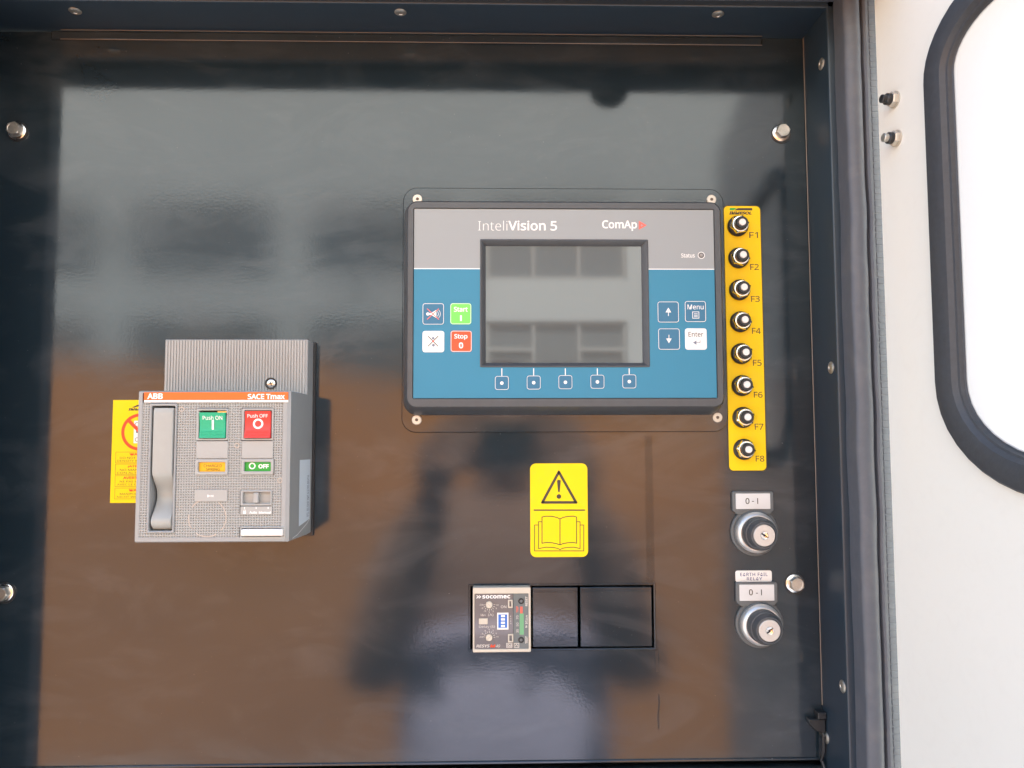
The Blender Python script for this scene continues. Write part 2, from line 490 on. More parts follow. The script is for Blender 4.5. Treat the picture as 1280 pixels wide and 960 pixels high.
# thin folded lip under the top wall: two bright edges
p = MB()
v_top = at(500, 43, 1)[1]; v_bot = at(500, 53.5, 1)[1]
p.slab(rr(-329, v_bot, 203, v_top - .2), .02, 2.2, .7)
build('top_lip', p, M['paint'], cab)
for vv in (v_top + .6, v_bot + .1): p = MB(); p.tube([(-322, vv, 2.0), (203, vv, 2.0)], .26, 6); build('top_bead', p, M['bead'], cab)
# bare edge bead down the right-hand corner
p = MB(); p.tube([(PR - .4, 301, .9), (PR - .4, -194, .9)], .42, 6)
build('corner_bead', p, M['bead'], cab)
# bottom edge: panel rim, gap, ledge
p = MB(); p.slab(rr(PL, PB - 1.6, PR - .5, PB + .4), -1.5, 1.2, .5); build('bottom_rim', p, M['paint'], cab)
p = MB(); p.box((PL - 20, PB - 60, -32), (PR + 20, PB + 6, -30)); p.box((PL - 20, PB - 62, -31), (PR + 20, PB - 61, -1)); build('gap', p, M['hole'], cab, smooth=False)
p = MB(); p.box((PL, PB - 60, -8), (PR + 10, PB - 6.5, 5), 1.2); build('ledge', p, M['paint'], cab)
p = MB(); p.box((70, PB - 70, 0), (206, PB - 11.5, 16), 1.5); build('ledge_strip', p, M['paint'], cab)
# dried drip below the slot
p = MB()
pts = [at(x, y, 0) for x, y in ((820.5, 813), (821.5, 840), (823.5, 868), (824, 880), (822.5, 895), (823.5, 911))]
p.stroke(pts[:2], 1.8, .12); p.stroke(pts[2:], 1.2, .12)
build('drip_mark', p, M['stain'], cab)
fm = bpy.data.materials.new('faint_run_stain'); fm.use_nodes = True
fb = fm.node_tree.nodes['Principled BSDF']; fb.inputs['Base Color'].default_value = (.012, .013, .014, 1); fb.inputs['Roughness'].default_value = .3; fb.inputs['Alpha'].default_value = .17
p = MB(); p.sheet([at(x, y, 0) for x, y in ((806, 545), (815, 545), (817, 640), (818.5, 729), (808, 729), (807, 640))], .06)
build('run_stain', p, fm, cab, smooth=False)

# hex bolts on the panel
def hex_bolt(c, rot):
    u, v = c
    b = MB(); b.loft([(circ(u, v, 6.6), 0.02), (circ(u, v, 6.6), 1.2), (circ(u, v, 6.1), 1.5), (circ(u, v, 2), 1.5)])
    disc = MB(); disc.loft([(circ(u + .2, v - .4, 7.6), 0.01), (circ(u + .2, v - .4, 7.5), .5)])  # black disc set off-centre under the washer for its shadow ring
    h = MB(); hx = circ(u, v, 5.3, 6, rot)
    fl = circ(u, v, 4.75, 24, rot)
    h.loft([(hx, 1.5), (hx, 6.0)], cap1=False)
    h.loft([(circ(u, v, 5.3, 24, rot), 6.0), (circ(u, v, 4.6, 24, rot), 6.7), (circ(u, v, 3.9, 24, rot), 6.7), (circ(u, v, 3.6, 24, rot), 6.5)])
    # top plate between the hexagon and its round chamfer
    hx2 = []
    for k in range(24):
        a = rot + 2 * math.pi * k / 24
        q = (a - rot) % (math.pi / 3) - math.pi / 6
        rad = 5.3 * math.cos(math.pi / 6) / math.cos(q)
        hx2.append((u + rad * math.cos(a), v + rad * math.sin(a)))
    h.v = []; h.f = []; h.m = []
    h.loft([(hx2, 1.5), (hx2, 5.7), (circ(u, v, 4.45, 24, rot), 6.3), (circ(u, v, 3.7, 24, rot), 6.3), (circ(u, v, 3.4, 24, rot), 6.1)])
    # raised grade marks
    for k in range(5):
        a = rot + k * 1.25
        h.stroke([(u + 1.2 * math.cos(a), v + 1.2 * math.sin(a)), (u + 2.9 * math.cos(a), v + 2.9 * math.sin(a))], .5, 6.32)
    o = build('hex_bolt', h, M['zinc'], cab)
    build('washer', b, M['nickel'], o); build('shadow_disc', disc, M['black_plastic'], o)
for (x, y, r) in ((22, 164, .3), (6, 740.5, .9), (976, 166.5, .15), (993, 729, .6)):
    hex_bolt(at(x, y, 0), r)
# pop rivets: on the right wall, on the top wall
def rivet(pt, n_axis):
    n = Vector(n_axis); x = n.cross(Vector((0.2, .9, .4))).normalized(); y = n.cross(x)
    r = MB(); vs2, fs2 = [], []
    prof = [(4.3, 0.0), (4.3, .5), (3.6, 1.0), (2.3, 1.35), (1.7, 1.3), (1.4, .9), (.2, 1.0)]
    N = 18
    for (rad, ht) in prof:
        for k in range(N):
            a = 2 * math.pi * k / N
            vs2.append(pt + 1e-3 * (rad * (math.cos(a) * x + math.sin(a) * y) + ht * n))
    for i in range(len(prof) - 1):
        for k in range(N): fs2.append([i * N + k, i * N + (k + 1) % N, (i + 1) * N + (k + 1) % N, (i + 1) * N + k])
    fs2.append([(len(prof) - 1) * N + k for k in range(N)])
    r.raw(vs2, fs2); build('rivet', r, M['zinc'], cab)
def on_u(px, py, u):
    d = ray(px, py); t = u / d.x
    return Vector((u, 0, 0)), DIST - d.y * t, d.z * t
for (x, y) in ((1027, 80), (1039, 459.5), (1053.5, 858), (1033, 922)):
    _, h, v = on_u(x, y, PR - .1); rivet(flat(PR, v, h), (-1, 0, 0))
for (x, y) in ((94, 13.5), (500.5, 15), (897.5, 17.5)):
    d = ray(x, y); t = (PT + 1) / d.z
    rivet(flat(d.x * t, PT + 1, DIST - d.y * t), (0, 0, -1))

# EPDM edge seal on the right (and its run across the top and left, seen only as reflection)
def seal_profile():
    pr = [(0, 40), (0, 54.5)]
    for a in range(180, -1, -20): pr.append((5.8 + 5.8 * math.cos(RAD(a)), 55 + 3.6 * math.sin(RAD(a))))
    pr += [(12.2, 53.4), (12.9, 53.2), (13.4, 56.2), (14.6, 57.4), (16.0, 57.2), (16.6, 55.6), (17.2, 55.3), (23, 55.35), (23, 40)]
    return pr
p = MB(); prof_u(p, [(240.3 + a, b) for a, b in seal_profile()], -420, 340, 120, .9)
sl = build('rubber_seal', p, M['rubber_grey'], cab)
sl['label'] = 'grey ribbed rubber seal beside the white door'
p = MB()
v = -418
while v < 340:       # clip serrations along the outer rim of the seal
    p.slab(rr(240.3 + 17.6, v, 240.3 + 23.3, v + 3.95, .4, 2), 50, 55.65, .28); v += 4.4
build('seal_clip', p, M['rubber_grey'], sl)['kind'] = 'stuff'
p = MB(); prof_u(p, [(-351.5 - a, b) for a, b in seal_profile()], -500, 340); build('rubber_seal', p, M['rubber_grey'], cab)
p = MB(); prof_v(p, [(306 + a, b) for a, b in seal_profile()], -384, 262); build('rubber_seal', p, M['rubber_grey'], cab)
# canopy round the recess: white sheet walls, roof and rain header (these shade the panel)
def slabw(name, x0, h0, v0, x1, h1, v1, m):
    q = MB(); q.box((x0, v0, h0), (x1, v1, h1)); build(name, q, M[m], cab, smooth=False)
slabw('canopy_wall', -384.5, 30, -1300, -900, 34, 420, 'white')
slabw('canopy_wall', -384.5, 30, 330, 264, 34, 420, 'white')
slabw('canopy_wall', 264, -1500, -1300, 268, 50, 420, 'white')
slabw('canopy_wall', -900, -1500, -1300, -896, 29, 420, 'white')
slabw('canopy_wall', -900, -1504, -1300, 268, -1500, 420, 'white')
slabw('canopy_roof', -915, -1520, 420.5, 285, 38, 425, 'white')
slabw('inner_flange', -386, 39, -500, -352, 42.5, 330, 'wall_paint')
slabw('canopy_sill', PL - 40, 30, -1300, 264, 34, -420, 'paint')
slabw('rain_header', -420, 62.5, 303, 268, 100, 330, 'header')
q = MB(); c0 = (at(760, 105, 0)[0] * 1.18)
o = [(c0 + 17 * math.cos(RAD(a)), 303 + 15 * math.sin(RAD(a))) for a in range(180, 361, 15)]
q.slab(o, 97, 99, .2, True); build('striker_plate', q, M['black_plastic'], cab)

# ------------------------------------------------------------------ plastic clip on the right wall
cl = thing('plastic_clip', 'small black half-round plastic clip low on the side wall by the bottom corner', 'clip', flat(PR, -200, 8))
def wallxf(a, b, c):      # a along h, b along v, c out of the wall (towards -u)
    return flat(PR - c, b, a)
vt = at(1030, 896, 2)[1]
o = [(PR - .6, vt)] + [(PR - .6 + 12.0 * math.cos(RAD(a)), vt - 10.0 * math.sin(RAD(a))) for a in range(180, 89, -15)][::-1]
q = MB(); q.slab(o[::-1], 1.0, 6.5, .6, True); build('flap', q, M['black_plastic'], cl)
q = MB(); q.slab(rr(PR - 6.5, vt + .2, PR - .6, vt + 5), .8, 8, .5, True); build('hinge', q, M['black_plastic'], cl)
q = MB(); q.tube([(PR - 3, vt - 8, 4), (PR - 2, vt - 12, 6), (PR - 2.2, vt - 22, 5), (PR - 3.2, vt - 30, 4), (PR - 1.5, vt - 40, 10), (PR + 3, vt - 60, 18)], 1.25, 8); build('cable', q, M['black_plastic'], cl)

# ------------------------------------------------------------------ WHITE DOOR
ALPHA = RAD(82); DU, DH = 257.6, 64.0
def doorxf(t, v, c):
    return flat(DU + t * math.cos(ALPHA) - c * math.sin(ALPHA), v, DH + t * math.sin(ALPHA) + c * math.cos(ALPHA))
def door_at(px, py, c=0.0):
    d = ray(px, py)
    n = Vector((-math.sin(ALPHA), -math.cos(ALPHA), 0))       # world normal of the inner face (x, y)
    p0 = Vector((DU, DIST - DH, 0)) + Vector((-math.sin(ALPHA), -math.cos(ALPHA), 0)) * c
    t = p0.dot(n) / (d.x * n.x + d.y * n.y)
    P = d * t
    rel = Vector((P.x - p0.x, P.y - p0.y))
    return rel.x * math.cos(ALPHA) - rel.y * math.sin(ALPHA), P.z
door = thing('door', 'white enclosure door standing open at right, with black gasketed window', 'door', doorxf(0, -400, 0))
def win_loop(d, n=10):
    """window outline shrunk by d: elliptical corners, counter-clockwise from the lower left"""
    t0, t1, v0, v1 = WIN
    o = []
    for (cx, cy, sx, sy, rt, rv, a0) in ((t0, v0, 1, 1, 82, 64, 180), (t1, v0, -1, 1, 82, 64, 270), (t1, v1, -1, -1, 60, 46, 0), (t0, v1, 1, -1, 60, 46, 90)):
        for k in range(n + 1):
            a = RAD(a0 + 90 * k / n)
            o.append((cx + sx * rt + (rt - d) * math.cos(a), cy + sy * rv + (rv - d) * math.sin(a)))
    return o
t_l = (door_at(1161, 120)[0] + door_at(1171, 440)[0]) / 2
v_lo = door_at(1172, 478)[1] - 64; v_hi = door_at(1160, 108)[1] + 46
WIN = (t_l, t_l + 290, v_lo, v_hi)
gout, gin = win_loop(0), win_loop(18.5)
hole = win_loop(6)
n = len(hole)
rect = []
rc = ((WIN[0] + WIN[1]) / 2, (WIN[2] + WIN[3]) / 2)
D0, D1, DV0, DV1 = 1.0, 455.0, -640.0, 405.0
for (a, b) in hole:
    dx, dy = a - rc[0], b - rc[1]
    k = min([(D0 - rc[0]) / dx if dx < 0 else (D1 - rc[0]) / dx if dx > 0 else 1e9, (DV0 - rc[1]) / dy if dy < 0 else (DV1 - rc[1]) / dy if dy > 0 else 1e9])
    rect.append((rc[0] + dx * k, rc[1] + dy * k))
# true corners
for cx, cy in ((D0, DV0), (D1, DV0), (D1, DV1), (D0, DV1)):
    i = min(range(n), key=lambda i: (rect[i][0] - cx) ** 2 + (rect[i][1] - cy) ** 2); rect[i] = (cx, cy)
q = MB(doorxf); q.loft([(rect, -30), (rect, 0), (hole, 0), (hole, -30), (rect, -30)], cap1=False)
build('skin', q, M['white'], door, smooth=False)
q = MB(doorxf)
q.loft([(gout, 0.0), (inset(gout, .3), 2.6), (win_loop(1.8), 4.2), (win_loop(5), 4.9), (win_loop(12), 4.9), (win_loop(15.2), 4.2), (win_loop(16.6), 2.4), (win_loop(17.2), 1.6), (gin, 1.3), (win_loop(19.2), -1.0), (win_loop(20.8), -2.0)], cap1=False)
build('window_gasket', q, M['rubber'], door)
# white translucent pane standing in for the blown-out daylight behind the glass
gm = bpy.data.materials.new('blown_out_daylight'); gm.use_nodes = True
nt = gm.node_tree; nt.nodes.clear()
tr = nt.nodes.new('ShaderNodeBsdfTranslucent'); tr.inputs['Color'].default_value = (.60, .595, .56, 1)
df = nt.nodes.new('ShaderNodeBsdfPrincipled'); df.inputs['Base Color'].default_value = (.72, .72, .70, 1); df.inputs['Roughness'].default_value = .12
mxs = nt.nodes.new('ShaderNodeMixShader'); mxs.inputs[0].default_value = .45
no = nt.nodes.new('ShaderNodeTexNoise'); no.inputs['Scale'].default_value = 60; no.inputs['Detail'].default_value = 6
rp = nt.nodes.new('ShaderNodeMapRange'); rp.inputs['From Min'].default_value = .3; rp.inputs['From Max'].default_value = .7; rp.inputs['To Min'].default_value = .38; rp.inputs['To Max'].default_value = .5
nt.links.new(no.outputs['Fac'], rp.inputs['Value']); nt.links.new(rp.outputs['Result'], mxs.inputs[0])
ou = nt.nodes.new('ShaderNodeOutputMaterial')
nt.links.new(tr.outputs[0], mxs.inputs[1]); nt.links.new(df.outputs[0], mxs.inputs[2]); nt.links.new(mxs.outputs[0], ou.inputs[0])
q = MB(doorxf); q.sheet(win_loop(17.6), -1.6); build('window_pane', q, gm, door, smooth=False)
# hinge studs: hex nut, black sleeve, one cap with a bare tip
for i, (x, y) in enumerate(((1117, 124.5), (1119.5, 173))):
    t, v = door_at(x, y, 1.0)
    if i == 0:
        capm = M['black_plastic']
    q = MB(doorxf)
    hx = circ(t, v, 5.0, 6, .35)
    q.loft([(circ(t, v, 5.4, 24), .05), (circ(t, v, 5.4, 24), .8)]); q.loft([(hx, .8), (hx, 3.2), (inset(hx, .5), 3.8)])
    st = build('hinge_stud', q, M['screw_zinc'], door)
    q = MB(doorxf); q.loft([(circ(t, v, 3.7, 18), 3.4), (circ(t, v, 3.7, 18), 6.4), (circ(t, v, 2.8, 18), 7.2)]); build('sleeve', q, M['black_plastic'], st)
    q = MB(doorxf); q.loft([(circ(t, v, 2.7, 18), 6.9), (circ(t, v, 2.7, 18), 9.6), (circ(t, v, 2.2, 18), 10.0)]); tip = build('tip', q, M['black_plastic' if i == 0 else 'zinc'], st)

# ------------------------------------------------------------------ CIRCUIT BREAKER
HB = 63.0
bk = thing('circuit_breaker', 'grey moulded circuit breaker with orange brand strip and long lever', 'circuit breaker', flat(-180, -69, 0))
BL, BR_, BT, BB = -229.5, -131.8, 29.0, -67.8
UT = 67.8
# gasket
q = MB(); q.slab(rr(BL - 2.0, -71.8, BR_ + 1.8, UT + .2, 1), .02, 2.5, .3); build('gasket', q, M['black_plastic'], bk)
q = MB(); q.slab(rr(-231.8, BT - 62, BR_ - .03, UT, .8, 3), 2.5, 18.6, .5)
q.slab(rr(BL, -69.4, BR_, BT, .8, 3), 2.5, 12, .01)
q.loft([(rr(BL, -69.6, BR_, BT, 1.0, 3), 12.0), (rr(BL, BB, BR_, BT, 1.0, 3), HB - 1.9), (rr(BL + .7, BB + .7, BR_ - 2.2, BT - .7, 1.0, 3), HB - .6)], cap1=False)
# front rim (face ring); the field inside it is the knurled face
rim_o = rr(BL + .7, BB + .7, BR_ - 2.2, BT - .7, 1.0, 3)
FX0, FY0, FX1, FY1 = BL + 3.0, BB + 3.0, BR_ - 4.6, at(300, 503.2, HB)[1]
inn = rr(FX0, FY0, FX1, BT - 1.4, .2, 3)
q.band(rim_o, inn, HB - .6)
q.loft([(inn, HB - .6), (inn, HB - 5)], cap1=False)
build('housing', q, M['grey_plastic2'], bk)
# ribbed cover above
q = MB(); u = -231.0; pitch = 2.0
k = 0
prof = []
while u < BR_ - 1.2:
    prof += [(u, 18.65), (u + .22, 19.4), (u + 1.25, 19.4), (u + 1.47, 18.65)]
    u += pitch
vs2 = []
for vv in (BT - 1, UT - .9):
    for a, b in prof: vs2.append((a, vv, b))
K = len(prof)
q.add(vs2, [[j, j + 1, K + j + 1, K + j] for j in range(K - 1)])
build('ribbed_cover', q, M['rib_plastic'], bk)
# cover screw
sx, sy = at(338.5, 479.2, 19.6)
q = MB(); q.ring(circ(sx, sy, 4.1, 28), circ(sx, sy, 3.1, 28), 18.6, 20.0, .2, 16); s0 = build('screw_recess', q, M['black_plastic'], bk)
q = MB(); q.loft([(circ(sx, sy, 3.0, 24), 18), (circ(sx, sy, 2.9, 24), 19.4), (circ(sx, sy, 2.2, 24), 19.8)]); build('screw_head', q, M['nickel'], s0)
q = MB(); cr = []
for k, (a, b) in enumerate(((.35, 1.7), (-.35, 1.7), (-.35, .35), (-1.7, .35), (-1.7, -.35), (-.35, -.35), (-.35, -1.7), (.35, -1.7), (.35, -.35), (1.7, -.35), (1.7, .35), (.35, .35))):
    ca, sa = math.cos(.35), math.sin(.35); cr.append((sx + a * ca - b * sa, sy + a * sa + b * ca))
q.sheet(cr, 19.86); build('cross_slot', q, M['hole'], s0, smooth=False)
# orange strip
st_r = box_at(180, 490.2, 360, 500.0, HB)
q = MB(); q.slab(rr(st_r[0], st_r[1], st_r[2], st_r[3]), HB - 2.5, HB + .05, .1); strip = build('brand_strip', q, M['orange'], bk, smooth=False)
wl = box_at(180, 500.1, 360, 502.9, HB)
q = MB(); q.slab(rr(*wl), HB - 2.5, HB + .05, .1); build('white_line', q, M['white_print'], strip, smooth=False)
q = MB(); text(q, 'ABB', box_at(184.2, 491.6, 203.6, 498.8, HB), HB + .15, .03); text(q, 'SACE Tmax', box_at(309.7, 492.3, 356.3, 499.0, HB), HB + .15, .03)
build('lettering', q, M['white_print'], strip, smooth=False)
# layout of pads / openings on the face (pixels of the front plane)
pads = {'on': (244.8, 510.5, 284.8, 550.5), 'off': (301.8, 510.3, 341.8, 550.3), 'p1': (245, 551.3, 284.6, 573), 'p2': (302, 551.2, 341.2, 572.8),
        'i1': (243.3, 574, 284.6, 593.6), 'i2': (301.4, 573.9, 341.8, 593.3), 'logo': (242.6, 612, 283.9, 627), 'mode': (300.2, 613, 339.8, 632.2),
        'txt': (300, 633, 340, 643.5), 'tab': (299.6, 658.2, 357, 674), 'lever': (184.8, 504.2, 219.4, 666.4)}
opens = {'on': (248.4, 513.3, 282.6, 548), 'off': (305, 513.2, 339.2, 547.8), 'i1': (247.4, 577.8, 281.2, 589.8), 'i2': (304.8, 577.6, 338.2, 589.2),
         'mode': (303.4, 615.2, 337.6, 629.6), 'tab': (301.8, 660.4, 354.6, 671), 'lever': (187.6, 507.4, 217, 663.8)}
padr = {k: box_at(*r, HB) for k, r in pads.items()}
openr = {k: box_at(*r, HB) for k, r in opens.items()}
# knurled field: a lattice of sunk pyramids, left out where pads are
q = MB(); P_ = 1.64
nu, nv = int((FX1 - FX0) / P_), int((FY1 - FY0) / P_)
pu, pv = (FX1 - FX0) / nu, (FY1 - FY0) / nv
def inside(c, r, m=0): return r[0] - m < c[0] < r[2] + m and r[1] - m < c[1] < r[3] + m
HF = HB - .9
for i in range(nu):
    for j in range(nv):
        a, b = FX0 + i * pu, FY0 + j * pv; c = (a + pu / 2, b + pv / 2)
        if any(inside(c, r, -.2) for r in padr.values()): continue
        e = .22
        A = [(a, b, HF), (a + pu, b, HF), (a + pu, b + pv, HF), (a, b + pv, HF)]
        B = [(a + e, b + e, HF), (a + pu - e, b + e, HF), (a + pu - e, b + pv - e, HF), (a + e, b + pv - e, HF)]
        q.add(A + B + [(c[0] + .1, c[1] - .1, HF - 1.0)], [[0, 1, 5, 4], [1, 2, 6, 5], [2, 3, 7, 6], [3, 0, 4, 7], [4, 5, 8], [5, 6, 8], [6, 7, 8], [7, 4, 8]])
kn = build('knurled_face', q, M['grey_plastic'], bk, smooth=False); kn['kind'] = 'stuff'
# pads and frames
def pad_plain(name, k, parent=bk, hh=HB - .35):
    q = MB(); q.slab(rr(*padr[k], .5, 2), HB - 2.5, hh, .25); return build(name, q, M['grey_plastic'], parent)
def frame(name, k, depth, floor_m='black_plastic', hh=HB - .1):
    q = MB(); o, i_ = rr(*padr[k], .8, 3), rr(*openr[k], .5, 3)
    q.ring(o, i_, HB - 2.5, hh, .4, HB - depth)
    f = build(name, q, M['grey_plastic'], bk)
    q = MB(); q.sheet(inset(i_, -.1), HB - depth); build('recess_floor', q, M[floor_m], f, smooth=False)
    return f
for k in ('p1', 'p2'): pad_plain('blank_pad', k)
pl = pad_plain('logo_pad', 'logo')
q = MB(); lx, ly = at(261, 620, HB); q.sheet([(lx - 1, ly - 1), (lx + .8, ly), (lx - 1, ly + 1)], HB - .25); text(q, 'ENE', box_at(263, 618.8, 267, 621.2, HB), HB - .25, .03); build('lettering', q, M['white_print'], pl, smooth=False)
# push buttons
def push(k, m, l1, l2, rect1, rect2, tilt):
    f = frame('button_frame', k, 7)
    r = openr[k]; o = (r[0] + .45, r[1] + .3, r[2] - .3, r[3] - (1.2 if k == 'on' else .4))
    q = MB(); N = 9; vs2 = []; 
    for j in range(N):           # concave rocker face
        s = j / (N - 1); v = o[1] + (o[3] - o[1]) * s
        h = HB + 1.2 - 2.2 * math.sin(math.pi * min(1, max(0, s * 1.02))) * .55 + tilt * (s - .5)
        for a, dh in ((o[0], -5), (o[0], -.5), (o[0] + .4, 0), (o[2] - .4, 0), (o[2], -.5), (o[2], -5)):
            vs2.append((a, v, h + dh))
    fs2 = [[j * 6 + c, j * 6 + c + 1, (j + 1) * 6 + c + 1, (j + 1) * 6 + c] for j in range(N - 1) for c in range(5)]
    fs2 += [[0, 1, 2, 3, 4, 5], [(N - 1) * 6 + c for c in (5, 4, 3, 2, 1, 0)]]
    q.add(vs2, fs2); b = build('push_button', q, M[m], bk)
    def hat(v):
        s = (v - o[1]) / (o[3] - o[1]); return HB + 1.2 - 2.2 * math.sin(math.pi * min(1, max(0, s * 1.02))) * .55 + tilt * (s - .5) + .16
    q = MB()
    def bent(u, v, h): return flat(u, v, hat(v))
    q.xf = bent
    text(q, l1, box_at(*rect1, HB), 0, .008)
    R2 = box_at(*rect2, HB)
    if l2 == 'O': q.band(circ((R2[0] + R2[2]) / 2, (R2[1] + R2[3]) / 2, (R2[2] - R2[0]) / 2, 28), circ((R2[0] + R2[2]) / 2, (R2[1] + R2[3]) / 2, (R2[2] - R2[0]) / 2 - 1.25, 28), 0)
    else: q.add([(R2[0], R2[1], 0), (R2[2], R2[1], 0), (R2[2], R2[3], 0), (R2[0], R2[3], 0)], [[0, 1, 2, 3]])
    build('lettering', q, M['white_print'], b, smooth=False)
    q = MB()                      # grip ridges near the lower edge
    for t in (.07, .13, .19, .25):
        v = o[1] + (o[3] - o[1]) * t; q.tube([(o[0] + 1, v, hat(v) - .2), (o[2] - 1, v, hat(v) - .2)], .28, 6)
    build('grip_ridges', q, M[m], b)
    return b
pb = push('on', 'green_btn', 'Push ON', 'I', (254, 519.6, 278.5, 524.8), (265, 525.2, 267.6, 537), .8); pb['label'] = 'green push button'
pb = push('off', 'red_btn', 'Push OFF', 'O', (309.5, 517.4, 335, 522), (316.2, 523.4, 329.2, 536), -1.0); pb['label'] = 'red push button'
q = MB(); rr_ = box_at(270, 513.8, 282, 515.6, HB); q.slab(rr(*rr_), HB - 6, HB - 2.5, .1); build('spring', q, M['brass'], bk)
# state flags
f = frame('flag_frame', 'i1', 2.2, 'amber'); q = MB()
text(q, 'CHARGED', box_at(254.5, 580.4, 277.3, 584, HB - 2), HB - 2.05, 0); text(q, 'SPRING', box_at(257.5, 585, 274.6, 588.4, HB - 2), HB - 2.05, 0)
build('lettering', q, M['ink'], f, smooth=False)
f = frame('flag_frame', 'i2', 2.2, 'green_flag'); q = MB()
ox, oy = at(315.2, 582.4, HB - 2); q.band(circ(ox, oy, 2.15, 24), circ(ox, oy, 1.35, 24), HB - 2.05); text(q, 'OFF', box_at(323, 580.2, 336, 585.6, HB - 2), HB - 2.05, .045)
build('lettering', q, M['white_print'], f, smooth=False)
# mode switch
f = frame('mode_switch', 'mode', 3.0, 'grey_plastic')
q = MB(); q.slab(rr(*box_at(317.2, 615.8, 323.2, 628.6, HB), .5, 2), HB - 3, HB + .9, .5); build('slider', q, M['grey_plastic'], f)
tp = pad_plain('text_pad', 'txt')
q = MB(); text(q, 'Auto', box_at(311.4, 639.0, 321, 642.2, HB), HB - .25, .03); text(q, 'Manual', box_at(323.4, 639.0, 338.4, 642.2, HB), HB - .25, .03)
for x in (305.5, 320, 335):
    a = box_at(x - .6, 634, x + .6, 636, HB); q.sheet(rr(*a), HB - .25)
a = box_at(303.8, 639.2, 307.2, 642.2, HB); q.sheet(rr(*a), HB - .25)
a = box_at(304.4, 637.0, 307.0, 639.6, HB); q.ring(rr(*a, .6, 3), rr(a[0] + .3, a[1], a[2] - .3, a[3] - .3, .4, 3), HB - .3, HB - .26, .001)
build('lettering', q, M['white_print'], tp, smooth=False)
# white pull tab
f = frame('tab_frame', 'tab', 4, 'black_plastic')
q = MB(); q.slab(rr(*box_at(302.2, 661.2, 354.2, 669.6, HB), .8, 3), HB - 4, HB + 2.2, .8); build('pull_tab', q, M['white_plastic'], bk)
# lever in its channel
o, i_ = rr(*padr['lever'], 1, 3), rr(*openr['lever'], .8, 3)
q = MB(); q.ring(o, i_, HB - 2.5, HB + .15, .4, HB - 24); f = build('lever_channel', q, M['grey_plastic2'], bk)
q = MB(); q.sheet(inset(i_, -.2), HB - 24); build('channel_floor', q, M['black_plastic'], f, smooth=False)
L0 = openr['lever']; lu0, lu1 = L0[0] + 1.2, L0[2] - .8
vt_, vb_ = L0[3] - 1.3, L0[1] + .6
N = 40; vs2 = []; sec = ((0, -20), (0, -.9), (.35, -.3), (1.0, 0), (-1.0, 0), (-.35, -.3), (0, -.9), (0, -20))
for j in range(N + 1):
    s = j / N; v = vt_ + (vb_ - vt_) * s
    h = HB + .6
    if s > .48: h -= 8.5 * max(0, math.sin(math.pi * min(1, max(0, (s - .53) / .40)))) ** 1.5
    if s > .93: h -= 4.0 * ((s - .93) / .07) ** 2
    if s < .02: h -= .8 * (1 - s / .02)
    for c, (du, dh) in enumerate(sec): vs2.append(((lu0 if c < 4 else lu1) + du, v, h + dh if dh > -10 else HB - 23))
q = MB(); q.add(vs2, [[j * 8 + c, j * 8 + c + 1, (j + 1) * 8 + c + 1, (j + 1) * 8 + c] for j in range(N) for c in range(7)] + [list(range(8)), [N * 8 + c for c in range(7, -1, -1)]])
lv = build('lever', q, M['lever'], bk)
q = MB()
for y in (646.6, 648.6, 650.4):
    a, b = at(192, y, HB - 4), at(211, y, HB - 4); q.tube([(a[0], a[1], HB - 2.6), (b[0], a[1], HB - 2.6)], .35, 6)
build('lever_ridges', q, M['lever'], lv)
# scuffed circle, little rings in the knurl
q = MB(); cx, cy = at(258.5, 647.5, HB)
for a0, a1 in ((-40, 60), (75, 150), (170, 215), (235, 300)):
    q.stroke([(cx + 11.9 * math.cos(RAD(a)), cy + 11.9 * math.sin(RAD(a))) for a in range(a0, a1 + 1, 8)], .7, HF + .05)
build('scuff_ring', q, M['scuff'], bk, smooth=False)
for x, y in ((226.5, 511.5), (295.5, 557), (349.5, 600.5)):
    q = MB(); a, b = at(x, y, HB); q.band(circ(a, b, 1.7, 18), circ(a, b, 1.1, 18), HF + .12)
    build('ring_mark', q, M['scuff'], bk, smooth=False)
# label and crack on the right flank
def flank(a, b, c): return flat(BR_ + c, b, a)      # a = h, b = v
q = MB(flank); q.sheet([(7, -59), (37, -61), (37, -16.5), (7, -17)], .12); lb = build('side_label', q, M['label_paper'], bk, smooth=False)
q = MB(flank); text(q, 'H7A38 0912.4 TMX RAD.05 .I75', (10, -57, 15.5, -28), .2, .01, rot=-90); build('lettering', q, M['grey_print'], lb, smooth=False)
q = MB(flank); q.stroke([(53, -66.8), (40, -66), (14, -61.5), (6, -59)], .5, .10); q.stroke([(6, -58), (5, -20)], .3, .1)
build('scratch', q, M['white_print'], bk, smooth=False)

# ------------------------------------------------------------------ yellow warning label half hidden behind the breaker
wlb = thing('warning_label', 'tall yellow warning label half hidden behind the left edge of the breaker', 'label', flat(-260, -47, 0))
wr = box_at(139.6, 500, 212, 628.5, 0)
q = MB(); q.slab(rr(*wr), .01, .18, .05); build('backing', q, M['yellow'], wlb, smooth=False)
H_ = .26
q = MB(); cx, cy = at(175.2, 540, 0); ro, ri = 13.4, 11.2
q.band(circ(cx, cy, ro, 48), circ(cx, cy, ri, 48), H_)
d = Vector((math.cos(RAD(-45)), math.sin(RAD(-45)))); nn = Vector((-d.y, d.x))
q.sheet([tuple(Vector((cx, cy)) - d * ri + nn * 1.2), tuple(Vector((cx, cy)) - d * ri - nn * 1.2), tuple(Vector((cx, cy)) + d * ri - nn * 1.2), tuple(Vector((cx, cy)) + d * ri + nn * 1.2)], H_ + .04)
heads = ('WARNING', '\u00a1ATENCI\u00d3N!', 'AVERTISSEMENT', 'WARNUNG')
ys = ((565, 578.5), (580, 593), (594.5, 608), (610, 623.5))
